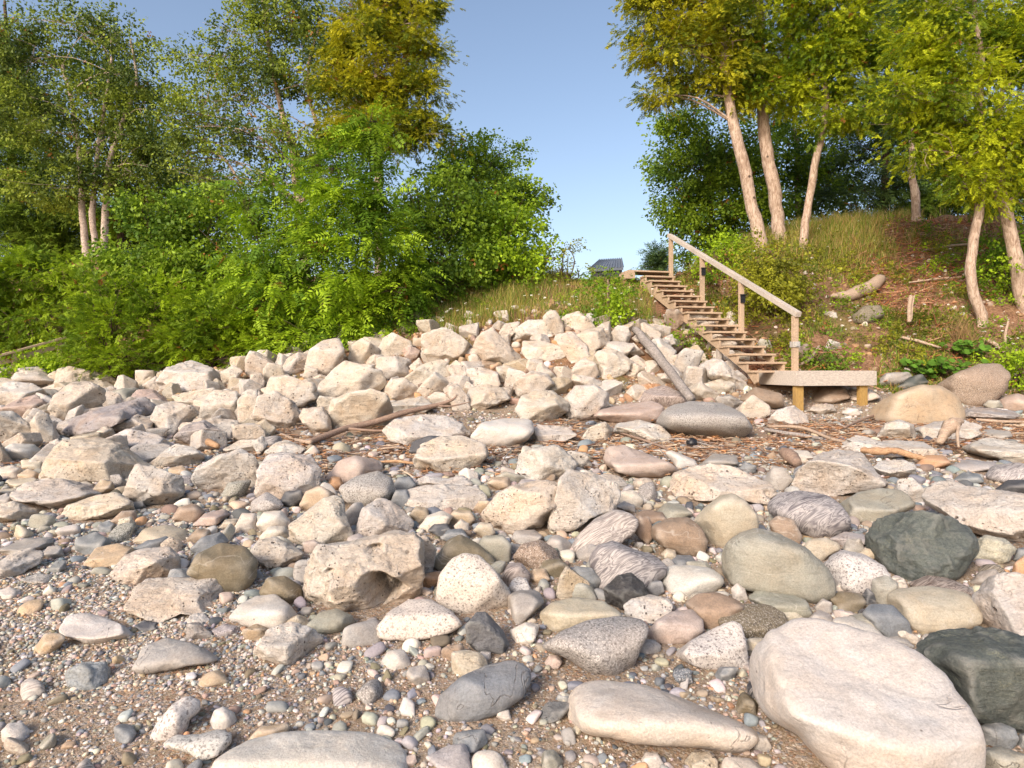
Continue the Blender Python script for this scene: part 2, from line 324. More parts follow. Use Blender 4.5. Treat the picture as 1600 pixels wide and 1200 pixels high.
# ------------------------------------------------------------------ rocks
TINT = dict(c=(.56, .505, .44), w=(.53, .50, .465), t=(.43, .34, .24), p=(.43, .35, .31), g=(.34, .32, .30), b=(.20, .215, .23), d=(.09, .095, .105), o=(.20, .17, .115),
            e=(.30, .295, .25), n=(.29, .22, .165), h=(.47, .445, .43), v=(.062, .072, .068), r=(.47, .28, .16), y=(.46, .41, .325), k=(.035, .034, .036), q=(.36, .335, .335))
TN = dict(h='pale grey', c='cream', w='off-white', t='tan', p='dusky pink', g='grey', b='blue-grey', d='dark slate', o='olive brown', e='greenish grey', n='brown', v='dark green', r='rusty orange', y='pale yellowish', k='black', q='lavender grey')
KN = dict(L='limestone', S='smooth', G='speckled granite', D='greenstone', B='banded')
ROCKS = """
L c pale pile-top boulder/at the right end of the heap crest|875 500 885 492 905 487 920 498 930 512 920 518 900 518 882 513
L c|848 497 857 487 868 486 877 500 886 525 866 526
L c|780 520 790 506 812 503 805 520 790 536
L w|800 536 801 516 825 501 850 500 862 514 861 530 835 533 810 538
L c|752 520 770 511 774 518 760 529
L c broad wedge boulder/with an orange underside near the middle of the heap crest|659 524 690 513 697 513 720 526 736 541 736 558 725 567 700 565 670 573 661 555
L c steep triangular boulder/leaning right on top of the heap|740 550 745 531 755 520 775 518 800 545 826 567 824 577 812 580 790 575 755 562
L c|591 545 600 528 614 520 641 534 645 546 620 556 600 560
L p|626 548 640 540 657 548 655 561 640 566
S t|645 528 661 528 661 543 645 543
L c long flat-topped block/lying level near the right of the heap|816 552 818 533 850 534 882 543 883 560 860 569 825 561
L c|870 535 880 525 900 525 915 538 923 557 905 569 893 571 885 555
L c|901 524 915 516 945 511 952 522 952 541 932 544 926 553 915 545
L w|955 520 965 509 980 511 986 524 978 542 962 546 957 535
L c|977 542 990 536 1007 553 990 559 980 552
L c heart-shaped boulder/pointing down beside the grey driftwood log|923 562 935 550 953 544 970 552 990 567 985 580 962 589 945 595 935 580
L c|983 562 995 555 1017 570 1010 580 992 575
L c|980 582 990 567 1006 575 1006 586 990 591 979 589
L c|892 585 900 568 913 560 930 568 938 592 920 594
L c|887 607 897 585 925 590 945 600 951 616 920 618 890 615
L w big pale cream boulder/at the foot of the heap beside the orange-stained one|883 622 900 604 930 602 950 616 950 634 932 650 890 656 884 640
L r|1010 612 1000 600 1030 600 1040 618 1020 622
L c orange-stained block/with a rusty face at the foot of the heap|806 642 815 620 840 611 862 612 888 628 885 642 858 661 820 657
L c|800 612 805 596 830 580 855 585 866 600 850 615 820 622 802 626
L c|828 600 840 572 846 566 872 592 866 603
L c|776 574 790 571 815 581 806 596 785 598 777 586
L c|730 578 750 574 778 582 780 602 755 608 733 602
L c|732 557 742 552 751 562 748 574 735 574
L n|752 562 775 566 790 576 770 580 752 576
L c wide wedge rock/with a flat sloping top, low in the middle of the heap|729 622 735 606 760 601 785 607 799 624 775 633 756 643 736 640
L c|698 572 725 571 730 585 723 603 705 596
L c|630 592 660 570 690 562 702 571 706 592 690 601 650 607
L c|652 611 665 595 680 581 704 597 703 611 680 618 664 621
L c|700 602 715 600 731 620 736 641 710 642 700 616
L w|610 631 620 627 660 620 680 636 660 646 619 651
L c|668 621 680 613 694 614 706 630 690 640 674 633
L c|608 606 615 594 630 590 650 604 656 619 640 626 611 623
L c|588 577 590 559 620 557 641 562 641 585 615 593 599 590
L c|640 572 655 559 662 573 646 586
L c|545 560 550 540 566 529 592 545 592 568 562 576
L c dark-faced boulder/large, brown underneath, where the heap meets the green shrubs|477 577 484 547 505 533 529 529 536 545 534 570 525 586 500 588 485 582
L c|473 587 480 572 496 578 496 590 478 598
L c|441 577 450 560 465 551 487 555 486 576 460 583 444 586
L c|412 577 420 567 440 572 446 590 430 602 414 602
L c|384 562 391 549 405 552 429 568 425 582 400 592 385 582
L c|414 617 424 590 450 587 470 595 490 599 496 625 475 638 450 636 424 623
L c|391 586 408 583 414 598 410 611 392 609
L c|394 657 404 620 430 611 458 629 471 650 450 673 415 671 397 662
L c|468 652 474 640 505 636 515 655 516 671 495 676 474 661
L c|495 602 510 590 525 575 540 564 560 570 596 580 601 600 590 610 540 616 510 621 497 613
L c grey-ended square boulder/largest in the heap's left foot, above the long branch|515 642 520 626 546 614 580 609 602 616 612 640 616 660 590 673 540 676 517 666
L c|495 627 500 619 530 622 522 642 499 642
L w whale-backed white boulder/long and rounded in front of the shrubs|246 597 260 575 300 564 330 575 351 590 350 604 320 613 275 612 255 608
L c|344 582 365 571 379 580 370 596 350 601
L c|222 602 243 588 259 604 242 613
L p|200 627 215 609 240 609 263 626 255 636 220 637
L w|18 592 30 575 60 574 96 590 103 598 75 608 50 602 25 598
S q|8 586 12 571 32 570 36 584
L c|85 602 90 577 110 573 140 580 146 600 110 611
L c|126 588 150 580 175 589 191 602 150 604
L c blunt leaning block/tall, near the left edge of the beach|76 640 85 619 110 600 140 598 164 610 163 628 130 645 95 663 88 655
S e|160 617 190 607 219 606 203 625 165 632
L q long low mottled boulder/behind the broad pinkish slab|99 672 110 655 150 640 195 629 226 620 241 635 236 650 180 662 150 676 120 686 103 680
L w|235 656 245 635 270 628 300 635 311 646 295 661 268 680 250 673
L w|-30 640 -15 602 20 597 50 600 72 612 78 622 60 629 20 634
L p|-5 640 28 625 55 617 73 630 78 643 50 656 15 652
L w white jagged boulder/cut by the left edge of the view|-30 690 -15 645 20 643 40 659 60 675 46 690 20 697
L w|47 661 60 645 75 647 94 686 75 692 54 690
S w|-4 706 18 693 53 694 69 707 50 719 8 719
L c broad pinkish slab/with a flat sloping top on the left of the beach|64 747 74 715 100 689 150 684 190 694 216 714 237 731 200 746 150 754 100 754
L c|74 707 78 691 90 686 105 696 96 714
L c|138 692 150 675 170 662 182 680 160 692
L c|179 672 184 660 215 648 237 655 243 673 210 682
L w low cracked slab/between the pinkish slab and the long mottled boulder|163 687 200 671 245 679 274 695 271 706 240 716 190 706
L q|271 683 290 665 320 657 346 674 346 691 310 697
L c|304 662 330 654 370 657 376 675 360 687 320 677
L c|268 618 300 612 335 606 333 630 312 645 285 640
L c|312 652 316 630 335 610 370 612 371 640 376 657 340 658
L c|371 627 385 610 402 610 402 660 374 662
L w|234 724 258 704 275 694 300 699 319 712 310 726 280 731 245 731
L w pitted round-backed boulder/with a dark slot on its right side|302 747 309 730 340 713 375 702 396 714 406 735 398 756 370 768 330 766 308 756
L c|348 702 375 688 400 687 417 699 405 713 370 713
L w knobbly white boulder/with a small orange hole, left of the pink granite|402 772 404 735 420 712 445 708 485 714 501 735 495 760 465 776 420 781
L w|414 706 430 692 450 688 478 701 462 713 425 714
L w|393 692 410 681 419 695 405 712
L w upright cracked block/pale with a split top, left of the pitted boulder|191 782 204 742 214 726 250 734 283 745 286 770 265 796 230 792
L w flat white boulder/oval, on the left among cobbles|17 772 40 755 90 749 140 757 159 771 130 786 100 797 60 787 24 784
L c undercut tan-edged slab/just in front of the flat white boulder|94 818 104 790 150 775 180 769 206 785 209 800 180 807 140 811
L c|-30 818 -5 789 20 784 62 796 62 809 20 817
S t|144 766 158 749 176 753 180 766 160 774 148 772
G g|172 743 186 741 197 752 190 766 175 766
S y|32 719 68 717 71 734 36 736
S c|-5 732 20 727 35 733 32 747 -5 748
S t|27 742 44 732 62 740 60 751 30 751
S y|8 750 56 746 60 758 20 763
S y|-6 766 28 762 30 771 -4 774
S g|-8 778 12 770 22 784 0 792
S w|60 742 88 740 92 751 62 753
S t|263 732 285 727 299 738 290 745 266 744
S b rounded blue-grey cobble/small, beside the upright cracked block|204 785 222 782 229 792 222 797 208 796
S n|172 815 190 799 212 797 214 812 195 822
S b|153 820 168 813 182 820 178 833 157 832
G y|182 828 186 811 204 807 213 818 208 832
S y cream loaf stone/oval, with a grey stone leaning on it|206 848 225 826 260 820 292 828 296 845 280 854 240 852
S b long dark grey cobble/lying against the cream loaf stone|209 856 232 843 260 836 273 848 260 861 225 864
S n|267 812 280 792 305 787 322 800 300 818
S p|298 822 320 802 352 795 360 806 335 820
S n|291 843 308 826 328 828 330 841 300 852
S b|296 858 315 840 345 831 359 846 340 862 312 870
S c|364 830 378 802 400 802 404 834
S y|340 828 352 812 372 810 376 826
S o large olive boulder/egg-shaped with a yellow scar, left of centre|291 897 308 866 345 849 382 854 402 876 399 902 376 927 342 926 313 907
S t flat tan slab/on gravel at the left|129 883 150 856 185 849 212 857 208 871 180 883 140 887
L c pinkish pentagon block/pale, just left of the olive boulder|174 897 194 870 215 860 262 855 279 870 283 895 265 906 210 914 184 906
L c rough tan block/rectangular with a coarse ochre face|197 950 213 917 234 905 335 903 347 920 341 945 310 960 280 956 250 971 205 957
S b|117 843 150 831 174 845 166 862 135 868 119 860
S g|-8 860 40 841 86 839 82 855 20 868
L w|-30 895 20 865 50 856 67 865 60 881 30 896 -10 904
S g|64 868 75 854 95 853 100 868 82 874
S b|73 892 88 876 102 876 104 888 85 897
G g|30 905 60 896 84 898 80 910 45 912
S w|-4 924 14 917 32 922 32 933 5 936
S w flat white wedge/smooth, half sunk in the gravel at left|92 986 105 962 130 957 165 965 200 980 214 996 180 1002 142 1006 100 993
S d|209 980 225 969 246 972 248 984 222 987
D b dark grey-green lump/two-faced, alone on the gravel at lower left|102 1058 108 1045 130 1035 165 1034 174 1050 165 1066 140 1079 105 1073
S g grooved grey wedge/sloping to the right on the lower left gravel|206 1049 224 1010 260 997 300 1005 342 1026 336 1036 290 1040 230 1053
L g|290 1000 293 975 310 972 331 990 326 1002
L w|289 972 300 959 318 958 332 972 310 978
G q|330 985 350 975 372 978 374 990 340 996
L t|378 985 400 975 420 982 420 998 385 1000
G w arched white rock/grainy, at the bottom left on sand|234 1152 245 1130 270 1100 290 1088 313 1094 312 1112 296 1125 289 1146 262 1157 245 1162
G w bone-shaped white rock/grainy, touching the arched one|253 1162 275 1148 310 1148 340 1139 361 1145 361 1161 342 1179 315 1188 295 1176 262 1170
S w white pear-shaped stone/alone on sand near the bottom left|329 1126 335 1110 349 1104 365 1113 371 1128 356 1141 335 1140
S w|2 1142 14 1130 35 1129 47 1142 41 1159 5 1160
S w huge bottom-edge boulder/whitish, cut by the bottom of the view|325 1206 342 1181 390 1155 440 1145 500 1142 560 1143 600 1149 628 1164 633 1185 627 1235 330 1245
S p|630 1195 634 1182 648 1178 652 1190 640 1202
S q lavender flat stone/near the bottom edge right of the huge boulder|663 1184 700 1165 725 1162 734 1180 735 1218 700 1212
S b blue-grey dome/broad and smooth at the bottom centre|682 1112 689 1085 720 1058 760 1040 800 1032 826 1045 829 1066 815 1091 780 1112 730 1128 690 1129
S w|775 1120 780 1108 795 1109 799 1124 788 1129
S w|741 1028 752 1018 767 1019 766 1030 750 1036
S c tapering plank-like boulder/long and pale at the bottom centre right|889 1097 904 1070 925 1061 960 1064 1010 1071 1080 1097 1150 1124 1192 1145 1170 1166 1150 1180 1120 1172 1060 1162 1000 1160 950 1152 900 1147 892 1126
S g|1171 1160 1180 1146 1197 1150 1206 1168 1195 1180 1178 1173
S w|1002 1187 1010 1175 1028 1178 1038 1196 1030 1206 1008 1203
L y|1070 1190 1082 1176 1108 1176 1121 1190 1118 1210 1080 1212
S p fan-ribbed pebble/small and peach, at the tip of the dark granite|851 1035 858 1024 872 1023 879 1034 872 1044 857 1044
S h huge flat slab/pale and smooth, biggest stone of the beach, bottom right|1195 1000 1225 974 1265 969 1300 974 1380 997 1430 1019 1475 1054 1500 1090 1525 1125 1532 1150 1528 1200 1522 1255 1340 1255 1300 1192 1250 1147 1205 1126 1179 1082 1175 1030
D v big veined greenstone/dark with yellow veins at the right edge|1433 1012 1450 995 1480 985 1530 981 1580 989 1640 1010 1680 1080 1650 1150 1595 1147 1530 1122 1500 1087 1470 1052 1438 1032
S b|1527 1165 1532 1134 1555 1126 1585 1138 1592 1155 1580 1172
S b|1589 1170 1592 1148 1610 1142 1616 1175
S e|1534 1212 1537 1172 1560 1166 1605 1180 1610 1225
S w|1298 990 1303 966 1330 963 1362 974 1386 1000 1350 1010
S e|1318 985 1325 962 1360 956 1386 966 1386 992 1360 1000
S b|1346 960 1360 944 1395 946 1420 972 1425 995 1390 1005
S c|1391 978 1400 975 1420 987 1437 996 1434 1007 1420 1004 1400 991
S g|1383 997 1398 991 1415 996 1430 1012 1400 1012
S c|1434 1004 1444 991 1462 990 1468 1002 1450 1010
B q swirled gneiss boulder/purple-grey, upper right of the cobbles|1201 787 1215 772 1250 767 1290 774 1310 785 1325 804 1329 822 1310 836 1275 841 1245 826 1215 812 1200 799
S e broad grey-green stone/flat, right of the swirled gneiss|1311 787 1340 770 1375 763 1410 767 1429 785 1431 793 1400 806 1360 818 1335 813 1318 801
D v massive greenstone/dark green with a craggy face, at the right|1351 837 1364 815 1400 802 1440 799 1480 805 1510 822 1525 842 1529 860 1510 886 1490 904 1450 902 1420 909 1395 892 1370 872 1355 857
D e|1514 850 1540 836 1570 842 1589 858 1575 876 1555 882 1520 872
L w long pitted white boulder/with rusty holes at the right edge|1445 772 1465 755 1490 751 1510 760 1560 768 1630 776 1650 842 1605 859 1560 850 1520 832 1480 807 1450 792
S y cream bolster boulder/smooth, in front of the massive greenstone|1384 932 1400 920 1450 916 1500 924 1520 935 1534 960 1531 976 1500 985 1465 990 1430 987 1405 967 1388 947
L w white edge boulder/at the right edge above the veined greenstone|1519 938 1545 906 1570 897 1620 903 1660 960 1625 1017 1592 1008 1560 987 1530 967
S e|1362 935 1363 905 1385 899 1404 912 1400 940 1380 950
S c|1385 915 1395 900 1412 904 1420 920 1405 932
B n speckled lens stone/reddish dark, squeezed under the massive greenstone|1416 912 1450 899 1480 903 1510 915 1527 930 1500 938 1440 926
S e great oblong boulder/smooth tan-grey, right of centre|1129 867 1140 845 1160 832 1185 826 1215 834 1260 857 1290 884 1303 912 1299 931 1275 942 1240 932 1190 924 1150 917 1132 897
G w black-flecked white boulder/right of the great oblong one|1286 882 1304 865 1320 860 1350 867 1380 884 1392 901 1375 922 1340 928 1310 922 1298 902
S y|1251 859 1265 843 1290 840 1310 849 1313 860 1295 867 1283 877 1265 870
S n|1200 818 1215 806 1240 812 1253 838 1245 858 1210 838
S q|1294 842 1320 831 1350 835 1358 850 1320 856
S g|1317 855 1325 842 1345 842 1352 862 1335 870 1320 866
S y|1341 864 1352 856 1368 860 1372 870 1358 876 1344 872
S c|1302 918 1314 911 1324 918 1318 926 1304 925
S d|1324 920 1330 912 1340 915 1341 928 1328 930
S o|1294 935 1312 924 1345 928 1354 942 1340 958 1310 953
S d|1347 930 1355 918 1366 928 1370 944 1356 948
S e|1167 935 1185 920 1225 924 1260 938 1268 962 1240 968 1190 950
S y|1198 950 1215 939 1240 942 1259 970 1240 975 1212 968
S g|1272 948 1285 935 1300 942 1300 958 1280 962
S g|1261 966 1278 953 1298 960 1304 975 1270 977
G o brown loaf boulder/speckled, above the triangular granite|1112 967 1130 950 1160 944 1200 945 1225 958 1231 975 1210 991 1170 1001 1130 994
S r|1580 900 1585 880 1600 868 1625 880 1620 908
S g|1514 912 1530 893 1555 889 1568 905 1550 920
S b|1582 875 1590 857 1612 855 1615 882
L c leaning pale boulder/left one of the standing pair at centre|756 802 765 789 777 774 800 760 850 752 873 759 868 786 846 826 800 833 765 817
L w striated standing boulder/right one of the standing pair at centre|859 817 867 790 874 752 889 736 930 744 960 755 968 775 956 801 922 806 897 829 862 830
S c|964 790 968 768 990 766 1006 780 1000 796
S g|961 792 975 783 992 790 992 802
S n|988 810 1005 796 1035 800 1044 815 1010 818
S e|1020 805 1040 786 1065 788 1083 803 1060 814
B c slanting striped stone/pale, below the standing pair|892 857 904 835 930 811 960 796 985 802 998 815 991 833 965 851 935 864 905 868
S n|989 830 998 806 1015 808 1022 835 1012 850
S n rounded brown boulder/between the striped stone and the cream diamond|1019 822 1045 810 1075 809 1096 825 1105 846 1099 867 1070 870 1035 852 1018 840
S y cream diamond boulder/smooth, upper right of centre|1084 813 1100 795 1125 775 1145 772 1165 784 1184 808 1183 829 1155 847 1130 859 1112 852 1098 831
B q fold-banded boulder/purple grey with white bands, centre right|921 872 935 852 960 845 990 859 1020 867 1043 885 1036 902 1000 922 960 928 935 918 925 892
D k rough black rock/angular, against the fold-banded boulder|943 920 965 900 985 895 1005 911 1013 930 991 947 970 958 948 942
S w pink-tinged sausage boulder/right of the rough black rock|1034 895 1045 884 1080 884 1110 888 1125 897 1131 910 1116 927 1075 933 1045 928 1036 911
S b|1044 878 1055 867 1080 868 1090 880 1065 887
S b|1006 918 1015 906 1034 908 1038 925 1022 934
S y|1032 866 1042 857 1055 860 1058 872 1045 877
S n|1070 942 1090 928 1120 926 1150 937 1167 948 1152 967 1115 987 1085 972
S w|1142 920 1152 911 1164 920 1169 938 1158 943 1146 936
L w veined white cobble/between the black rock and the pale pink boulder|975 947 990 934 1015 930 1045 937 1053 950 1040 966 1010 974 980 964
S p pale pink boulder/smooth oval, left of the triangular granite|1013 987 1025 970 1050 956 1080 952 1098 969 1099 986 1080 1002 1045 1005 1020 1002
S y wide yellowish stone/low, behind the dark granite|843 957 865 940 900 934 940 939 965 954 974 967 940 978 895 986 860 991 848 972
G g large dark granite/peppered, pointing left at centre|841 1012 880 985 920 970 960 964 995 966 1011 975 1013 991 1001 1011 986 1041 960 1057 920 1047 895 1032 870 1022
G w triangular granite/light and peppered, beside the huge flat slab|1050 1022 1080 1000 1110 985 1140 971 1156 974 1164 1000 1169 1045 1140 1047 1100 1042 1070 1032
G n|801 872 815 850 845 844 870 860 877 882 840 892
S g|799 842 805 829 835 828 848 838 840 848 810 850
S o|841 893 850 875 875 873 890 886 885 903 855 902
S b|889 900 900 885 925 888 940 908 930 926 905 922
L y|871 928 876 900 886 885 921 911 916 938 880 938
S e|879 937 882 905 925 912 932 938
B p pink swirl cobble/round, right of the rosy granite|784 900 795 881 815 880 829 898 822 922 796 922
S t|826 905 834 889 852 889 860 905 848 914
L c cavity boulder/big cream block with a deep dark hole, at centre|479 897 491 866 500 852 545 848 590 839 610 831 640 834 656 848 657 900 650 926 630 946 600 957 580 970 545 957 500 952 482 932
L c|638 850 645 838 665 839 682 860 673 897 655 912 642 905
L c pyramid boulder/pale, pointed, upper left of the cavity boulder|454 820 480 800 505 780 523 775 536 785 538 805 551 837 530 850 500 855 470 852 457 842
L w|557 832 567 795 590 782 610 784 630 799 645 815 639 832 610 841 575 842
G g grey granite ball/rounded, on the upper left middle of the beach|529 762 555 745 590 736 612 748 618 769 613 787 570 795 540 782
L w oblong bench boulder/white and flat-topped, upper middle|634 768 660 760 700 757 745 761 759 775 756 791 735 798 700 795 650 798 636 787
L w|650 752 665 743 700 748 720 742 738 755 730 768 660 768
S t tan round cobble/beside the pyramid boulder|468 790 478 768 500 759 524 772 520 792 490 800
S d charcoal cobble/beside the knobbly white boulder|436 785 446 768 470 766 476 780 455 793
S c|400 820 412 800 440 798 454 815 445 832 412 832
S c|405 840 420 823 445 822 456 838 445 848 412 848
L c|393 860 405 845 430 840 452 850 474 863 470 877 440 890 415 888 398 872
S o olive-tan cobble/rounded, at the left foot of the cavity boulder|405 925 418 903 445 900 474 918 475 935 450 947 415 940
S w smooth faceted boulder/cream, lower left of the cavity boulder|356 967 374 945 400 932 430 929 451 944 470 965 450 978 420 984 385 978
L w scaly white stone/rough oval on the pebbles left of centre|398 1017 419 985 455 972 490 984 504 1000 481 1022 450 1039 410 1032
S e|478 977 500 957 525 951 550 961 555 976 530 987 490 992
G c dotted cream granite/domed with black dots, below the cavity boulder|586 983 609 955 640 937 670 937 705 954 724 976 700 990 650 998 600 1000
G c rosy granite/large rounded triangle, right of the cavity boulder|683 937 687 900 705 875 725 865 750 869 775 894 797 925 792 947 750 958 700 953
S o khaki boulder/smooth, behind the rosy granite|679 872 700 845 720 835 745 849 770 869 774 884 740 890 700 893 682 887
S e|744 855 755 838 785 836 799 852 795 878 760 880
S d|668 830 678 818 698 817 706 830 690 839
S b|688 842 700 828 722 826 732 840 715 852
D d dark slate boulder/pointed, right of the dotted cream granite|727 977 745 957 760 957 785 984 794 1005 786 1021 750 1020 730 1002
S t|639 805 650 791 668 794 671 808 655 816
S c|654 825 668 806 690 798 708 806 700 820 668 832
S t|699 810 710 797 735 798 743 812 730 823 705 822
S c|709 822 720 811 733 818 732 833 714 832
S y|739 830 750 816 768 818 774 833 760 842
S r|655 915 666 896 688 892 693 905 678 921
S p|472 848 490 843 505 852 500 864 478 866
L w|599 672 618 655 660 649 700 651 721 664 734 681 700 692 650 697 614 689
S w low smooth cream boulder/wide, in the litter left of centre|734 682 754 660 790 654 830 655 834 675 820 691 790 702 750 697
S d|639 707 645 690 670 681 700 682 692 700 660 714
L c cracked tan boulder/with small dark slots, in the litter at centre|648 717 659 695 690 683 720 682 755 694 761 710 746 726 720 738 680 737 654 730
S p mauve boulder/low, behind the grey granite ball|509 748 530 720 555 712 590 719 597 736 560 750 530 757
S r|510 758 518 744 532 746 538 760 525 767
S b|612 762 622 746 642 745 651 758 640 768 620 770
S b|609 788 618 766 636 765 642 785 632 794
S t|760 755 770 746 795 745 799 760 780 767
L w|1009 548 1020 531 1031 528 1057 549 1042 568 1028 564
L w|1030 531 1050 522 1055 537 1040 542
L w pale leaning stone/under the stairs beside the driftwood log|1048 588 1055 560 1070 545 1099 550 1091 571 1070 592 1054 593
B p|993 627 1010 606 1040 603 1065 614 1082 630 1050 636
G g great grey granite/smooth and wide, in front of the driftwood log|1027 653 1045 635 1080 627 1125 631 1160 644 1177 670 1160 683 1100 687 1050 682 1028 667
S p long flat boulder/pinkish grey, left of the great grey granite|923 652 935 640 975 632 1020 626 1037 635 1032 655 1000 664 950 658
L w|1093 572 1115 561 1130 564 1167 602 1155 612 1100 588
L c|1098 600 1130 591 1147 600 1147 616 1112 617
L c|1073 607 1095 597 1120 614 1127 632 1085 629
L g|1118 622 1140 617 1162 629 1145 642 1122 635
L c|1148 642 1176 617 1202 635 1201 647 1180 657 1152 654
S n brown boulder/under the left end of the wooden platform|1153 625 1180 605 1222 615 1224 637 1185 638
L w|1198 658 1214 641 1240 634 1259 648 1262 662 1230 667 1203 664
S n|1262 618 1285 604 1320 606 1330 622 1300 630 1268 628
S c|1310 620 1330 606 1360 608 1378 622 1350 628
L w|829 680 839 664 885 667 902 680 875 692 834 692
L c|908 686 920 669 945 659 957 672 950 687 925 689
L w dimpled white boulder/in front of the great grey granite|958 677 965 662 1000 657 1031 665 1047 681 1040 692 1010 692 980 682
S p big pink boulder/flat, in the litter right of centre|943 722 949 698 975 696 1010 709 1050 724 1062 736 1040 748 1000 745 960 737
L w white and tan boulder/ridged, above the standing pair|803 753 814 710 835 700 870 697 886 709 902 725 886 742 840 753
L w|888 705 915 708 925 728 900 735 888 722
S w|1038 707 1050 704 1085 718 1092 730 1060 732
S g|1091 725 1115 709 1150 712 1154 727 1110 732
L c long cream boulder/with a rippled top, above the cream diamond|1048 763 1054 740 1080 730 1110 726 1140 729 1200 754 1209 770 1197 787 1150 782 1100 781 1058 777
S b|1154 732 1165 722 1182 728 1180 739 1160 741
S q|803 765 815 749 840 750 846 764 830 772
S n|844 745 855 736 868 742 866 751 848 752
L w tall wedge boulder/cream, left of the orange driftwood|1235 768 1249 735 1280 711 1310 704 1345 709 1366 735 1387 756 1370 763 1320 768 1290 781 1250 775
L w|1313 707 1325 685 1345 679 1375 689 1400 688 1440 689 1467 706 1450 714 1400 712 1340 713
L w white saddle rock/blocky, above the orange driftwood|1370 683 1384 662 1405 656 1426 664 1432 687 1400 692
L w|1358 737 1375 721 1410 719 1430 727 1430 743 1400 749 1374 744
L w|1396 768 1404 750 1425 747 1447 768 1441 787 1414 787
S g|1192 752 1208 728 1225 731 1239 750 1222 767 1200 765
S c|1203 715 1225 703 1262 704 1277 718 1255 724 1215 723
S t great tan boulder/dome right of the wooden platform|1358 653 1369 630 1400 614 1440 601 1470 604 1496 619 1507 645 1502 662 1450 664 1400 661 1368 658
G n cracked brown boulder/large, at the foot of the bank near the right edge|1460 603 1490 585 1530 569 1560 569 1579 585 1572 610 1547 630 1515 635 1488 622
S v|1398 608 1420 590 1440 584 1452 598 1430 608 1410 614
S g|1363 600 1385 583 1420 581 1427 592 1400 608 1370 608
S e|1535 633 1545 625 1562 626 1568 637 1550 642
S p|1553 622 1590 615 1625 626 1620 643 1570 644
L q|1501 645 1520 636 1580 641 1593 650 1572 660 1510 657
L w|1500 700 1530 687 1545 684 1600 694 1640 706 1625 724 1580 722 1530 715
B w|1538 745 1550 727 1590 723 1630 730 1625 753 1560 758
S b|1488 750 1505 738 1530 740 1538 754 1510 758
S d|1553 765 1575 750 1612 750 1620 770 1580 774
S q|1478 730 1505 718 1555 722 1565 734 1510 738
L w|1428 670 1460 660 1500 656 1532 665 1533 680 1490 692 1450 688
S r|1428 727 1445 711 1475 712 1488 726 1460 732
S w|1314 645 1325 637 1340 639 1345 649 1328 652
L c|1260 642 1275 632 1300 632 1307 643 1280 648
S g|1518 683 1540 671 1578 673 1584 684 1550 688
G o mossy round boulder/half sunk in the bank below the curved log|1331 494 1350 478 1375 477 1382 492 1366 506 1335 505
S e|1178 545 1188 529 1203 532 1207 546 1192 550
L c|1173 560 1180 547 1196 548 1199 562
S n|1238 560 1244 540 1262 537 1268 558 1250 566
L w|1288 545 1296 530 1312 536 1318 548 1300 552
L w|1283 496 1290 486 1306 488 1308 497
L n|1038 502 1042 484 1060 484 1072 500 1052 517
L w|725 508 730 500 736 500 740 508 733 512
"""
def tname(k, t, px_w):
    sz = 'large' if px_w > 90 else 'medium' if px_w > 45 else 'small'
    if k == 'L': return f'{sz} {TN[t]} angular limestone rock'
    if k == 'G': return f'{sz} {TN[t]} speckled granite stone'
    if k == 'D': return f'{sz} {TN[t]} rough stone'
    if k == 'B': return f'{sz} {TN[t]} striped stone'
    return f'{sz} {TN[t]} rounded stone'
_ico = {}
def ico(n):
    if n not in _ico:
        import bmesh
        b = bmesh.new(); bmesh.ops.create_icosphere(b, subdivisions=n, radius=1); b.verts.ensure_lookup_table()
        _ico[n] = (np.array([v.co[:] for v in b.verts]), np.array([[v.index for v in f.verts] for f in b.faces])); b.free()
    return _ico[n]
def unit_rock(kind, dirs, r, flat=False):
    """radial function of a rounded polytope, normalised to about 1"""
    npl, sharp, lo = dict(L=(11, 70, .46), S=(9, 6, .78), G=(9, 9, .74), D=(11, 20, .62), B=(9, 8, .74))[kind]
    pl = r.normal(size=(npl, 3)); pl /= np.linalg.norm(pl, axis=1)[:, None]
    pl = np.concatenate([pl, np.eye(3), -np.eye(3)]); d = np.concatenate([r.uniform(lo, .95, npl), r.uniform(.86, 1, 6)])
    if flat: pl[0] = np.array([-.08, -.42, .90]) / 1.0; d[0] = .52; sharp = max(sharp, 12)
    q = np.clip(dirs @ pl.T / d, 0, None) ** sharp
    return dirs * (q.sum(1) ** (-1 / sharp))[:, None]
FOOT = []      # x, y, radius of every placed rock (for scattering)
REFS = []
USED = set()
def uniq(base, px, py, own=None):
    for lim in (1, 2, 3, 5, 8):
        rs = sorted((r for r in REFS if r[2] is not own), key=lambda r: (r[0] - px) ** 2 + ((r[1] - py) * 1.6) ** 2)[:lim]
        r = rs[-1]; dx, dy = px - r[0], py - r[1]
        rel = ('right of' if dx > 0 else 'left of') if abs(dx) > abs(dy) * 1.3 else ('in front of' if dy > 0 else 'behind')
        for lab in (f'{base} {rel} the {r[2]}', f'{base} between the {rs[0][2]} and the {rs[1][2] if len(rs) > 1 else r[2]}' if lim > 1 else None):
            if lab and len(lab.split()) <= 16 and lab not in USED: USED.add(lab); return lab
    for ex in ('paler', 'darker', 'flatter', 'broader', 'rounder', 'narrower', 'chunkier'):
        lab = f'{ex} {base} {rel} the {r[2]}'
        if lab not in USED: USED.add(lab); return lab
    return lab
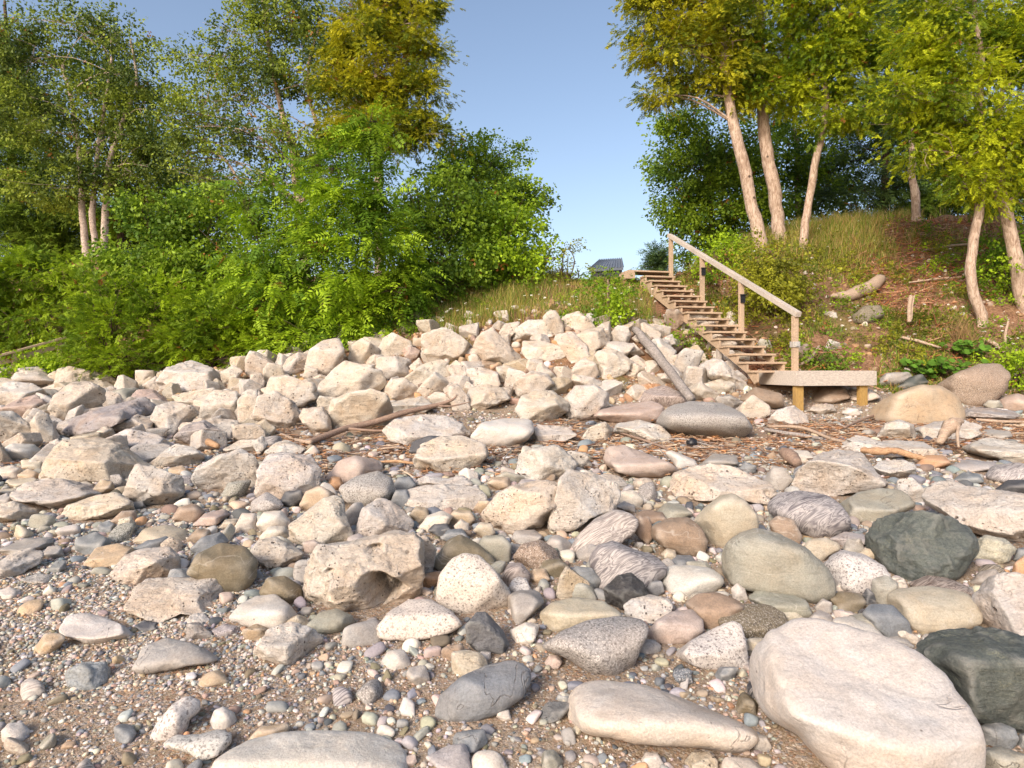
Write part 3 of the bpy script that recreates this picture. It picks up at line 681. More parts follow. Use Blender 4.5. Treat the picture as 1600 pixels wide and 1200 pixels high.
def place_rock(idx, kind, tint, poly, label, name, seed, jit=.07):
    r = np.random.default_rng(seed)
    poly = np.array(poly, float); x0, y0 = poly.min(0); x1, y1 = poly.max(0)
    cx, cy = (x0 + x1) / 2, (y0 + y1) / 2
    flat = 'slab' in label or 'flat' in label or (kind == 'L' and (x1 - x0) > 2.1 * (y1 - y0))
    yb = min(y1, 1290); D0 = hit(cx, yb)
    a = (x1 - x0) / 2 / FPX * D0; hv = (y1 - y0) / 2 / FPX * D0
    for _ in range(2):
        el = math.atan2((cy - HY) / FPX, 1); s_, c_ = math.sin(max(el, 0.02)), math.cos(el)
        b = .85 * a; c2 = hv * hv - (b * s_) ** 2
        cc = math.sqrt(max(c2, 0)) / c_; cmin = (.22 if flat else .42) * min(a, hv / max(s_, .25))
        if cc < cmin: cc = min(cmin, hv * .8); b = math.sqrt(max(hv * hv - (cc * c_) ** 2, 1e-6)) / max(s_, .05); b = min(b, (1.6 if flat else 1.25) * a)
        b = max(b, .55 * max(a, hv)) if s_ < .3 else b
        D = D0 + .62 * b; f = D / D0; a = (x1 - x0) / 2 / FPX * D; hv = (y1 - y0) / 2 / FPX * D
    C = P(cx, cy, D)
    wpx = max(x1 - x0, y1 - y0)
    lv = 6 if wpx > 150 else 5 if wpx > 60 else 4 if wpx > 22 else 3
    dirs, F = ico(lv); V = unit_rock(kind, dirs, r, flat) * np.array([a, b, cc])
    nrm = V / (np.linalg.norm(V, axis=1)[:, None] + 1e-9); sz = max(a, b, cc)
    am = dict(L=.042, S=.022, G=.024, D=.045, B=.028)[kind]
    off = r.uniform(0, 50, 3)
    nz = fbm(V / sz * 2.3 + off, idx, 6 if lv > 4 else 3, .55)
    if kind in 'LD':
        nz = nz + .6 * (1 - 2 * np.abs(fbm(V / sz * 3.0 + off + 9, idx + 7, 3, .55)))
    V = V + nrm * (nz * am * sz)[:, None]
    if 'deep dark hole' in label:
        vd = np.array([cx - 800, FPX, HY - cy]) / FPX; uu = np.array([1, 0, 0]); vv = np.array([0, .3, .95])
        for (hx, hy, hr, dp) in ((.29, -.22, .22, .85), (-.62, -.42, .10, .2), (.22, .62, .14, .2), (-.42, .1, .05, .12)):
            g2 = ((V @ uu) / a - hx) ** 2 + ((V @ vv) / hv - hy) ** 2 * .8; front = (V[:, 1] < 0) | (V[:, 2] > .3 * cc)
            V[:, 1] += dp * sz * np.exp(-(g2 / hr ** 2) ** 2) * front * (1 + .5 * fbm(V / sz * 8, 5, 2))
    # fit the outline: scale across the line of sight (u right, v up), keep the depth
    vw = np.array([(cx - 800) / FPX, 1, (HY - cy) / FPX]); vw /= np.linalg.norm(vw)
    U = np.cross(vw, [0, 0, 1]); U /= np.linalg.norm(U); W = np.cross(U, vw)
    k = 96; ang = (np.arange(k) + .5) / k * 2 * math.pi - math.pi; q = poly - (cx, cy); q[:, 1] *= -1; m = len(q); Rt = np.zeros(k)
    for i in range(k):
        dx, dy = math.cos(ang[i]), math.sin(ang[i]); best = 0
        for j in range(m):
            p, s = q[j], q[(j + 1) % m]; ex, ey = s - p; det = dx * ey - dy * ex
            if abs(det) < 1e-12: continue
            t = (p[0] * ey - p[1] * ex) / det; u_ = (p[0] * dy - p[1] * dx) / det
            if -1e-6 <= u_ <= 1 + 1e-6 and t > best: best = t
        Rt[i] = best
    Rt = np.where(Rt <= 0, np.median(Rt[Rt > 0]), Rt) * (1 + .08 * np.clip(-np.sin(ang), 0, 1)) * (1.07 if kind == 'L' else 1.035)
    sm = (1, 2, 1) if kind in 'LD' else (1, 2, 3, 2, 1); h_ = len(sm) // 2; Rt = sum(w_ * np.roll(Rt, i - h_) for i, w_ in enumerate(sm)) / sum(sm)
    Rt *= 1 + (.018 if kind in 'LD' else .008) * fbm(np.stack([np.cos(ang) * 3, np.sin(ang) * 3, 0 * ang + idx], 1), idx, 3)
    for it in range(3):
        Wd = V + C; fx = (Wd[:, 0] / Wd[:, 1]) * FPX + 800 - cx; fy = (Wd[:, 2] - CZ) / Wd[:, 1] * FPX - (HY - cy)
        th = np.arctan2(fy, fx); rad = np.hypot(fx, fy); f = (th + math.pi) / (2 * math.pi) * k; bi = f.astype(int) % k
        Rs = np.zeros(k); np.maximum.at(Rs, bi, rad)
        for _ in range(6):
            z0 = Rs <= 0
            if z0.any(): Rs = np.where(z0, np.maximum(np.roll(Rs, 1), np.roll(Rs, -1)), Rs)
        Rs = np.maximum(Rs, (np.roll(Rs, 1) + np.roll(Rs, -1)) / 2)
        sc = Rt / Rs; mean = float(np.exp(np.mean(np.log(sc)))); f -= .5; i0 = np.floor(f).astype(int); fr = f - i0
        S = sc[i0 % k] * (1 - fr) + sc[(i0 + 1) % k] * fr; R0 = Rs[i0 % k] * (1 - fr) + Rs[(i0 + 1) % k] * fr
        wgt = np.clip(rad / R0, 0, 1) ** 1.3; S = mean * (1 - wgt) + S * wgt
        pu, pv, pw = V @ U, V @ W, V @ vw; V = (pu * S)[:, None] * U + (pv * S)[:, None] * W + pw[:, None] * vw
    col = 0
    o = mesh_np(name, V, F, 3, M[kind]); o.location = C
    col = np.array(TINT[tint]) * (1 + r.uniform(-jit, jit)) * (1 + r.uniform(-.013, .013, 3)); o.color = (*col, 1)
    tag(o, label, 'boulder' if name == 'boulder' else 'stone')
    FOOT.append((C[0], C[1], a * .92, b * .92))
    return o
ents = []
for ln in ROCKS.strip().split('\n'):
    hd, pts = ln.split('|'); k, t = hd.split()[:2]; nm = hd[4:].strip()
    v = [float(x) for x in pts.split()]; ents.append((k, t, nm, list(zip(v[::2], v[1::2]))))
for k, t, nm, poly in ents:
    if nm:
        p = np.array(poly); REFS.append(((p[:, 0].min() + p[:, 0].max()) / 2, (p[:, 1].min() + p[:, 1].max()) / 2, nm.split('/')[0]))
for i, (k, t, nm, poly) in enumerate(ents):
    p = np.array(poly); wpx = np.ptp(p[:, 0])
    if nm:
        r_, ex = nm.split('/'); lab = f'{r_} {ex}' if len((r_ + ' ' + ex).split()) <= 16 else r_; USED.add(lab)
    else:
        lab = uniq(tname(k, t, wpx), p[:, 0].mean(), p[:, 1].mean())
    big = wpx > 62
    o = place_rock(i, k, t, poly, lab.replace(',', '') if False else lab, 'boulder' if big else 'cobble', 1000 + i)
    if not nm: o['group'] = 'limestone rocks of the heap and beach' if k == 'L' else 'beach stones'
def rots(n, r, tilt=.35):
    a_ = r.uniform(0, 2 * math.pi, n); t = r.normal(0, tilt, n); b_ = r.uniform(0, 2 * math.pi, n)
    ca, sa = np.cos(a_), np.sin(a_); Rz = np.zeros((n, 3, 3)); Rz[:, 0, 0] = ca; Rz[:, 0, 1] = -sa; Rz[:, 1, 0] = sa; Rz[:, 1, 1] = ca; Rz[:, 2, 2] = 1
    k = np.stack([np.cos(b_), np.sin(b_), 0 * b_], 1); K = np.zeros((n, 3, 3))
    K[:, 0, 2] = k[:, 1]; K[:, 2, 0] = -k[:, 1]; K[:, 1, 2] = -k[:, 0]; K[:, 2, 1] = k[:, 0]
    R = np.eye(3) + np.sin(t)[:, None, None] * K + (1 - np.cos(t))[:, None, None] * (K @ K); return R @ Rz
# ------------------------------------------------------------------ scattered cobbles between the boulders
FT = [list(f) for f in FOOT]
def free(x, y, r, arr, slack=.85):
    return not np.any(((x - arr[:, 0]) / (arr[:, 2] + r)) ** 2 + ((y - arr[:, 1]) / (arr[:, 3] + r)) ** 2 < slack ** 2)
def band(px, py, D):
    """how many cobbles the beach carries at this spot: 0 bare gravel, 1 packed"""
    left = 880 + .32 * (px - 100) if px < 700 else 1000 if px < 1150 else 1300     # lower edge of the packed stones
    v = 1.0 if py < left else (.035 if px < 520 else .10)
    if 640 < py < 735: v *= .30
    if py < 640: v *= .6
    if px < 430 and 800 < py < 900: v *= .55
    if 600 < px < 1150 and 960 < py < 1180: v = .14
    return v
arr = np.array(FT); FC = []; r3 = np.random.default_rng(77)
# smaller angular stones wedged in the gaps of the heap and of the left boulder field
nf = 0
for rad, n in ((.24, 500), (.19, 800), (.145, 1500), (.11, 2500)):
    for px, py in zip(r3.uniform(-20, 1160, n), r3.uniform(500, 750, n)):
        if py < 735 - max(0, px - 300) * .12 and nf < 185:
            if px > 420 and py > 665: continue
            D = hit(px, py)
            if D > 14.2 or (hill((px - 800) / FPX * D, D)[0] < .25 and px > 420): continue
            x = (px - 800) / FPX * D; q = rad * r3.uniform(.85, 1.2)
            if free(x, D, q, arr, .62):
                nf += 1; kx = 'L'; tt = r3.choice(['c', 'c', 'w', 'c', 'w', 'y']); V = unit_rock('L', ico(5)[0], r3) * (q * r3.uniform(1, 1.3), q * r3.uniform(.8, 1.1), q * r3.uniform(.75, 1.0))
                V = V * (1 + .04 * fbm(V / q * 2.2, nf, 5)[:, None]); o = mesh_np('boulder', (rots(1, r3, .4)[0] @ V.T).T, ico(5)[1], 3, M['L']); z = float(ground(x, D)[0]); o.location = (x, D, z + q * .22); o.color = (*(np.array(TINT[tt]) * r3.uniform(.9, 1.05)), 1)
                a_, b_ = to_px((x, D, z)); tag(o, uniq(f'small {TN[tt]} angular limestone rock wedged', a_, b_), 'boulder', 'limestone rocks of the heap and beach'); arr = np.vstack([arr, [x, D, q, q]])
for rad, n in ((.12, 260), (.095, 700), (.075, 1600), (.06, 3000), (.048, 6000), (.038, 9000), (.030, 9000)):
    D = r3.uniform(2.2, 11.5 if rad > .04 else 8, n) if rad > .05 else r3.uniform(2.2, 8.5, n)
    px = r3.uniform(-60, 1660, n); X = (px - 800) / FPX * D
    Z = ground(X, D); py = HY - (Z - CZ) / D * FPX
    keep = [(x, y, z) for x, y, z, a_, b_, d_ in zip(X, D, Z, px, py, D) if r3.random() < band(a_, b_, d_) and not (b_ < 600) and not (a_ > 1180 and b_ < 640)]
    new = []
    for x, y, z in keep:
        q = rad * r3.uniform(.8, 1.2)
        if free(x, y, q, arr, .90): FC.append((x, y, z, q)); arr = np.vstack([arr, [x, y, q, q]])
FC.sort(key=lambda t: -t[3] / t[1])
PAL = [('g', 20), ('b', 20), ('d', 5), ('c', 14), ('y', 12), ('t', 8), ('p', 4), ('e', 13), ('n', 5), ('o', 7), ('w', 8), ('q', 5), ('r', 2)]
PK = [k for k, c in PAL for _ in range(c)]
PC = np.array([TINT[k] for k in PK])
def pebble_protos(lv, n=10, seed=3):
    r = np.random.default_rng(seed); dirs, F = ico(lv); out = []
    for i in range(n):
        V = unit_rock('S' if r.random() < .7 else 'D', dirs, r); V *= 1 + .05 * fbm(V * 1.5 + i * 7, 3, 2)[:, None]; out.append(V)
    return out, F
def pebbles(name, X, Y, Z, R, lv, r, mat, squash=(.45, .8), cols=None, sink=.35):
    pr, F = pebble_protos(lv); n = len(X); m = len(pr[0]); Rm = rots(n, r)
    S = np.stack([r.uniform(.85, 1.25, n), r.uniform(.65, .95, n), r.uniform(*squash, n)], 1) * R[:, None]
    pid = r.integers(0, len(pr), n); PV = np.array(pr)[pid] * S[:, None, :]
    V = np.einsum('nij,nmj->nmi', Rm, PV) + np.stack([X, Y, Z + S[:, 2] * (1 - 2 * sink)], 1)[:, None, :]
    C = PC[r.integers(0, len(PC), n)] if cols is None else cols
    C = C * r.uniform(.75, 1.25, (n, 1)) * r.uniform(.93, 1.07, (n, 3))
    FF = (F[None] + (np.arange(n) * m)[:, None, None]).reshape(-1, 3)
    return mesh_np(name, V.reshape(-1, 3), FF, 3, mat, np.repeat(C, m, 0).clip(0, .8))
n_ind = sum(1 for o in COL.objects if o.name.split('.')[0] == 'cobble'); room = max(0, 298 - n_ind)
cprot = {lv: pebble_protos(lv, 6, 21) for lv in (4, 5)}
for i, (x, y, z, q) in enumerate(FC[:room]):
    r = np.random.default_rng(5000 + i); t = PK[r.integers(0, len(PK))]; kk = r.choice(['S', 'S', 'S', 'S', 'G', 'B', 'L'])
    lv = 4; pr, F = cprot[lv]; s = np.array([r.uniform(.95, 1.25), r.uniform(.7, .95), r.uniform(.5, .85)]) * q
    V = (rots(1, r)[0] @ (pr[i % 6] * s).T).T
    o = mesh_np('cobble', V, F, 3, M[kk]); o.location = (x, y, z + s[2] * .35); o.color = (*(np.array(TINT[t]) * r.uniform(.85, 1.15)), 1)
    a_, b_ = to_px((x, y, z))
    shp = 'flat' if s[2] < .58 * q else 'round' if s[0] < 1.06 * q else 'oval'
    tag(o, uniq(f'small {shp} {TN[t]} stone', a_, b_), 'stone', 'beach stones')
rest = np.array(FC[room:])
tag(pebbles('small_cobbles', rest[:, 0], rest[:, 1], rest[:, 2], rest[:, 3], 3, r3, M['pebble']), 'many fist-sized mixed grey and tan stones filling gaps on the beach', 'stones', None, 'stuff')
# ------------------------------------------------------------------ pebbles
def inside(X, Y, A, k):
    m = np.zeros(len(X), bool)
    for f in A: m |= ((X - f[0]) / f[2]) ** 2 + ((Y - f[1]) / f[3]) ** 2 < k * k
    return m
def field(n, d0, d1, lo, hi, xs=(-60, 1660), pw=1.0, r=r3):
    D = d0 + (d1 - d0) * r.random(n) ** pw; px = r.uniform(*xs, n); X = (px - 800) / FPX * D
    Z = ground(X, D); py = HY - (Z - CZ) / D * FPX; R = lo * (hi / lo) ** (r.random(n) ** 1.7)
    return X, D, Z, R, px, py
nfoot = np.array(FOOT)
X, D, Z, R, px, py = field(105000, 2.0, 5.4, .005, .018)
nz = fbm(np.stack([X, D, 0 * X], 1) * 1.5, 31, 3)
dens = np.where(px < 420, .8 + .5 * (1100 - py) / 250, .40 + .35 * nz); dens = np.where((py > 1080) & (px < 900), .22 + .2 * nz, dens)
dens = np.where(R > .013, dens * .6, dens)
k = (r3.random(len(X)) < dens) & ~inside(X, D, nfoot, .8); X, D, Z, R = X[k], D[k], Z[k], R[k]
NC = np.array([TINT[q_] for q_ in 'gbdcytpenowqrccwbggect'] + [(.46, .32, .25), (.50, .38, .30)])
for s_, lv_ in ((R < .0085, 1), (R >= .0085, 2)):
    tag(pebbles('fine_gravel' if lv_ == 1 else 'near_pebbles', X[s_], D[s_], Z[s_], R[s_], lv_, r3, M['pebble'], (.4, .75), NC[r3.integers(0, len(NC), int(s_.sum()))]), 'fine multicoloured gravel on the brown sand in front' if lv_ == 1 else 'multicoloured pebbles strewn on the brown sand nearest the water', 'pebbles', None, 'stuff')
X, D, Z, R, px, py = field(2600, 2.0, 4.6, .018, .036)
k = (r3.random(len(X)) < np.where(px < 430, .06, .45)) & ~inside(X, D, nfoot, .95); X, D, Z, R = X[k], D[k], Z[k], R[k]
tag(pebbles('large_pebbles', X, D, Z, R, 3, r3, M['pebble'], (.45, .75), None, .3), 'egg-sized rounded pebbles scattered on the near sand', 'pebbles', None, 'stuff')
X, D, Z, R, px, py = field(52000, 4.3, 11.8, .009, .038, pw=.8)
nz = fbm(np.stack([X, D, 0 * X], 1) * 1.2, 47, 3); k = (r3.random(len(X)) < .75 + .5 * nz) & ~inside(X, D, nfoot, .8) & ~((px > 1170) & (py < 610)) & (r3.random(len(X)) > .85 * np.exp(-((py - 690) / 34) ** 2) * (px > 420)); X, D, Z, R = X[k], D[k], Z[k], R[k]
tag(pebbles('far_pebbles', X, D, Z, R, 2, r3, M['pebble'], (.4, .75)), 'grey and cream pebbles covering the upper beach between the boulders', 'pebbles', None, 'stuff')
# broken stone between the heap's boulders and on the bank
n = 2600; X = r3.uniform(-8, 4.5, n); Y = r3.uniform(10.2, 14.5, n); Z = ground(X, Y); h = hill(X, Y); k = (r3.random(n) < .9) & (h > .02); X, Y, Z = X[k], Y[k], Z[k]
RC = np.array([TINT['c'], (.38, .29, .21), (.30, .21, .14), TINT['n'], (.40, .24, .13), (.42, .30, .19)])
tag(pebbles('rubble', X, Y, Z, r3.uniform(.02, .10, len(X)) , 3, r3, M['pebble'], (.5, .9), RC[r3.integers(0, 6, len(X))]), 'broken limestone rubble packed between the boulders of the heap', 'rubble', None, 'stuff')
n = 900; X = r3.uniform(3.6, 12, n); Y = r3.uniform(11.3, 16, n); Z = ground(X, Y)
tag(pebbles('bank_stones', X, Y, Z, .02 + .06 * r3.random(n) ** 3, 3, r3, M['pebble'], (.5, .9), RC[r3.integers(0, 5, n)]), 'small pale stones lying on the brown bank', 'stones', None, 'stuff')
# ------------------------------------------------------------------ sticks and litter
def sticks(name, X, Y, Z, L, T, C, tilt, label, r, yaw=None, cat='driftwood'):
    n = len(X); a_ = r.uniform(0, math.pi, n) if yaw is None else yaw; e_ = r.normal(0, tilt, n)
    d = np.stack([np.cos(a_) * np.cos(e_), np.sin(a_) * np.cos(e_), np.sin(e_)], 1); u = np.cross(d, [0, 0, 1.0]); u /= np.linalg.norm(u, axis=1)[:, None]; v = np.cross(u, d)
    P0 = np.stack([X, Y, Z], 1); bend = r.normal(0, .12, (n, 1)) * L[:, None]; V = []
    for k_, t in ((0, -.5), (1, 0), (2, .5)):
        c = P0 + d * (L * t)[:, None] + (u * bend if k_ == 1 else 0); w_ = T * (1, .9, .45)[k_]
        for (p, q) in ((1, 0), (0, 1), (-1, 0), (0, -1)): V.append(c + u * (w_ * p)[:, None] + v * (w_ * q * .7)[:, None])
    V = np.stack(V, 1); F = []
    for k_ in (0, 1):
        for j in range(4): F.append((k_ * 4 + j, k_ * 4 + (j + 1) % 4, k_ * 4 + 4 + (j + 1) % 4, k_ * 4 + 4 + j))
    F += [(3, 2, 1, 0), (8, 9, 10, 11)]; F = np.array(F)
    FF = (F[None] + (np.arange(n) * 12)[:, None, None]).reshape(-1, 4)
    return tag(mesh_np(name, V.reshape(-1, 3), FF, 4, M['stick'], np.repeat(C, 12, 0), False), label, cat, None, 'stuff')
SCOL = np.array([(.30, .17, .10), (.42, .27, .16), (.20, .11, .07), (.50, .38, .27), (.34, .28, .23), (.45, .22, .10), (.16, .10, .07)])
def scol(n, r): return SCOL[r.integers(0, len(SCOL), n)] * r.uniform(.7, 1.25, (n, 1))
X, D, Z, R, px, py = field(52000, 6.3, 9.9, 1, 1)
zone = np.exp(-((py - (690 - .03 * (px - 800))) / 34) ** 2) * np.where(px < 380, .12, np.where((px > 500) & (px < 780), .75, .9))
nz = fbm(np.stack([X, D, 0 * X], 1) * 2.2, 61, 3); k = r3.random(len(X)) < zone * (.55 + .9 * nz); X, D, Z = X[k], D[k], Z[k]; n = len(X)
sticks('driftwood_litter', X, D, Z + r3.uniform(.008, .05, n), r3.uniform(.03, .26, n) * r3.uniform(.5, 1.2, n), r3.uniform(.003, .013, n), scol(n, r3), .14, 'brown sticks and bark chips washed up across the upper beach', r3)
n = 26000; X = r3.uniform(3.5, 13, n); Y = r3.uniform(11.6, 17.8, n); Z = ground(X, Y)
nz = fbm(np.stack([X, Y, 0 * X], 1) * .8, 71, 3); k = r3.random(n) < .35 + .8 * nz + .7 * np.exp(-((X - 11.5) / 2.2) ** 2 - ((Y - 16) / 1.6) ** 2); X, Y, Z = X[k], Y[k], Z[k]; n = len(X)
sticks('fallen_twigs', X, Y, Z + r3.uniform(.01, .07, n), np.where(r3.random(n) < .6, r3.uniform(.03, .10, n), r3.uniform(.1, .6, n)), r3.uniform(.003, .013, n), scol(n, r3) * (1.15, .85, .75), .3, 'dead reddish brown twigs strewn over the bank under the trees', r3, None, 'twigs')
def branch(pts, mat, name, label, cat, D=None, lift=.02, forks=(), n=26, group=None, wob=.06, seg=10):
    """pts: (px, py, radius px[, D])"""
    W = []; dd = [p[3] if len(p) > 3 else hit(p[0], p[1] + 2) - .05 for p in pts]
    if len(pts[0]) < 4: ix = np.arange(len(dd)); dd = np.polyval(np.polyfit(ix, dd, 1 if len(dd) < 6 else 2), ix)
    for p, d in zip(pts, dd):
        W.append(np.append(P(p[0], p[1], d) + (0, 0, lift), p[2] / FPX * d))
    def go(W, nn):
        S = spline(W, nn); q = S[:, :3] * 1.0; q += np.stack([fbm(q * 2 + k_, 5 + k_, 2) for k_ in range(3)], 1) * S[:, 3:4] * .2; return q, np.maximum(S[:, 3], .002)
    b = MB(); q, rr = go(W, n); b.tube(q, rr, seg, wob, len(pts)); base = q[0].copy()
    for fk in forks:
        W2 = [np.append(P(x_, y_, d_) + (0, 0, lift), r_ / FPX * d_) for x_, y_, r_, d_ in [(f[0], f[1], f[2], (f[3] if len(f) > 3 else hit(f[0], f[1] + 2) - .05)) for f in fk]]
        q, rr = go(W2, 12); b.tube(q, rr, 7, wob, 3)
    b.v = [tuple(np.array(v) - base) for v in b.v]
    o = b.build(name, M[mat], None, True); o.location = base; return tag(o, label, cat, group)
branch([(993, 514, 5.5, 12.4), (1014, 540, 7.5, 11.8), (1036, 568, 7.5, 11.2), (1058, 596, 7.5, 10.6), (1081, 624, 7, 10.0)], 'drift', 'driftwood_log', 'long grey driftwood log slanting down the right side of the boulder heap', 'driftwood', None, .0)
branch([(1036, 562, 5), (1052, 552, 4), (1068, 541, 3)], 'dbark', 'driftwood_stick', 'short dark stick wedged between white rocks under the stairs', 'driftwood')
branch([(482, 700, 5, 7.9), (505, 690, 5, 8.15), (540, 677, 5, 8.5), (580, 668, 5, 8.75), (630, 652, 4.5, 9.0), (680, 640, 3.5, 9.25), (705, 632, 2.2, 9.35), (714, 624, 1, 9.4)], 'drift', 'driftwood_branch', 'long curved brown branch lying in front of the boulder heap', 'driftwood', None, .06, [((545, 677, 2.5, 8.5), (580, 680, 2, 8.5), (620, 680, 1.5, 8.5)), ((680, 640, 2, 9.25), (705, 641, 1.5, 9.3), (735, 634, .7, 9.4))]).data.materials[0] = M['brownwood']
branch([(418, 670, 1.5), (440, 683, 2.5), (465, 693, 3), (486, 697, 3.5)], 'pale', 'driftwood_branch', 'thin tan branch trailing left from the long curved one', 'driftwood', None, .04)
branch([(1346, 713, 4), (1370, 716, 6), (1400, 715, 5), (1425, 722, 5), (1450, 728, 3)], 'redwood', 'driftwood_chunk', 'orange splintered driftwood chunk lying behind a flat white rock', 'driftwood', None, .07, [((1415, 714, 4), (1435, 713, 3), (1449, 716, 2)), ((1400, 712, 3), (1425, 706, 2), (1440, 705, 1))], wob=.28)
branch([(1222, 714, 6), (1234, 722, 11), (1246, 731, 7)], 'brownwood', 'driftwood_stump', 'small orange-brown stump left of the tall wedge boulder', 'driftwood', None, .05)
branch([(1468, 698, 4, 7.6), (1476, 684, 8, 7.7), (1488, 670, 9, 7.8), (1504, 664, 3, 7.9)], 'pale', 'root_stump', 'twisted pale root stump standing on white rocks at the right', 'driftwood', None, .05, wob=.3, forks= [((1498, 668, 3, 7.8), (1496, 685, 2.5, 7.6), (1498, 705, 2, 7.4))])
for pts, lab in ((((1200, 670, 3), (1250, 672, 4), (1300, 690, 4), (1345, 700, 3)), 'pale thin branch lying below the wooden platform'),
                 (((1195, 675, 4), (1225, 680, 5), (1262, 686, 5), (1285, 690, 4)), 'stout grey branch end below the wooden platform'),
                 (((1320, 672, 2.5), (1345, 660, 3.5), (1372, 651, 3)), 'brown stick leaning on the great tan boulder'),
                 (((1468, 656, 1.5), (1485, 650, 2.5), (1500, 645, 2)), 'curved white twig on the great tan boulder'),
                 (((1525, 659, 3), (1560, 662, 4), (1610, 663, 3)), 'pale pole lying at the right edge behind white rocks'),
                 (((960, 678, 2), (1000, 690, 3), (1040, 706, 2.5), (1058, 725, 1.5)), 'reddish branch across the big pink boulder'),
                 (((1045, 745, 1), (1044, 725, 1.4), (1030, 705, 1.5)), 'thin forked twig on the big pink boulder'),
                 (((970, 742, 2), (978, 733, 3), (986, 728, 2)), 'short dark root piece below the big pink boulder'),
                 (((780, 737, 1), (800, 707, 1.5), (835, 702, 1)), 'fine dry twig beside the cracked tan boulder'),
                 (((590, 727, 3), (620, 726, 4), (650, 730, 3)), 'orange splintered stick left of the cracked tan boulder'),
                 (((595, 706, 2), (615, 704, 3), (632, 705, 2)), 'short yellow stick behind the slate stone'),
                 (((905, 660, 3), (935, 656, 4), (970, 654, 3)), 'dark red branch lying under the long flat boulder'),
                 (((1000, 703, 2), (1060, 690, 2), (1130, 705, 2), (1180, 700, 2)), 'long wavy stick in the litter below the great grey granite')):
    pts = tuple((p[0], p[1], p[2] * .62, *p[3:]) for p in pts)
    branch(pts, ('dbark' if 'dark' in lab else 'redwood' if 'orange' in lab else 'brownwood' if 'brown' in lab or 'red' in lab else 'pale' if 'pale' in lab or 'white' in lab or 'yellow' in lab else 'drift'), 'driftwood_stick', lab, 'driftwood', None, .035)
branch([(308, 696, 3), (322, 700, 6), (340, 708, 4)], 'redwood', 'driftwood_chunk', 'small rusty brown wood chunk on the low cracked slab rocks at left', 'driftwood', None, .08)
# bank log and dead wood
branch([(1298, 470, 2.5), (1312, 469, 6), (1330, 467, 9), (1348, 461, 10), (1364, 452, 10), (1377, 441, 8.5)], 'pale', 'curved_log', 'curved pale log lying on the bank above the mossy boulder', 'log', None, .10, wob=.10)
branch([(1421, 503, 3, 13.3), (1421, 480, 3, 13.3), (1424, 462, 3, 13.3)], 'pale', 'broken_stake', 'broken upright stake standing in the middle of the bank', 'stake', None, 0, [((1424, 500, 1.5, 13.3), (1426, 475, 1.5, 13.3), (1429, 461, 1, 13.3))])
for pts, lab in ((((1405, 530, 2), (1435, 537, 2.5), (1470, 548, 2)), 'pale branch lying low on the bank'), (((1530, 530, 2), (1560, 545, 3), (1585, 570, 3), (1584, 582, 2)), 'bare grey branch beside the cracked brown boulder'),
                 (((1573, 560, 1.5, 12.2), (1571, 530, 2, 12.2), (1576, 505, 1.5, 12.2)), 'dead upright stem at the right foot of the bank'), (((1440, 395, 1.5), (1480, 388, 2), (1520, 384, 1.5)), 'thin red-brown fallen pole high on the bank'),
                 (((1420, 445, 1.2), (1480, 438, 2), (1560, 434, 1.5)), 'long thin fallen pole across the upper bank'), (((1245, 575, 2, 12.2), (1262, 568, 2.5, 12.1), (1280, 545, 1.5, 12.4)), 'grey dead branch behind the lowest stair post')):
    branch(pts, 'pale', 'dead_branch', lab, 'branch', None, .05)
b = MB(); c0 = P(1081, 692, hit(1081, 702)); b.tube([c0 + (0, 0, z_) for z_ in np.linspace(-.065, .065, 9)], [.07 * math.sqrt(max(1 - t * t, .03)) for t in np.linspace(-1, 1, 9)], 14, .06, 4)
tag(b.build('black_float', M['black'], None, True), 'small black ball lying in the litter below the great grey granite', 'ball')
# ------------------------------------------------------------------ staircase and platform
f_, r_, z_ = np.array([-.205, .979, 0]), np.array([.979, .205, 0]), np.array([0, 0, 1.0])
P0 = np.array([4.144, 11.3, 1.61]); RUN, RISE, WID = .3136, .1536, .78
st = thing('wooden_staircase', tuple(P0), 'wooden staircase with one handrail climbing from the platform up the bank', 'staircase')
def part(b, name, mat, par=st, bev=.004):
    o0 = np.array(par.location); b.v = [tuple(np.array(v) - o0) for v in b.v]; return b.build(name, M[mat], par, False, bev)
def tc(k): return P0 + f_ * RUN * k + z_ * RISE * k          # front left corner, top of tread k
for k in range(-1, 15):
    b = MB(); c = tc(k); dz = random.uniform(-.003, .003)
    b.box(c + r_ * WID / 2 + f_ * .072 + z_ * (-.019 + dz), r_, f_, z_, WID / 2 + .02, .070, .019)
    b.box(c + r_ * WID / 2 + f_ * .222 + z_ * (-.019 - dz), r_, f_, z_, WID / 2 + .02, .072, .019); part(b, 'tread', 'lumber')
for off in (.03, WID - .03):
    pts = []
    for k in range(-1, 15):
        a0 = tc(k) + r_ * off - z_ * .0405
        pts += [(a0 + f_ * .02 - z_ * (RISE - .0405) if k > -1 else a0 + f_ * .02 - z_ * .16), a0 + f_ * .02, a0 + f_ * (RUN + .02)]
    low = [tc(14) + r_ * off + f_ * (RUN + .02) - z_ * .21, tc(0) + r_ * off - z_ * .21, tc(-1) + r_ * off + f_ * .1 - z_ * .24]
    poly = pts + low; n = len(poly); V = [p - r_ * .019 for p in poly] + [p + r_ * .019 for p in poly]
    F = [tuple(range(n)), tuple(range(2 * n - 1, n - 1, -1))] + [(i, i + n, (i + 1) % n + n, (i + 1) % n) for i in range(n)]
    b = MB(); b.add(V, F); part(b, 'stringer', 'lumber', st, 0)
posts = []
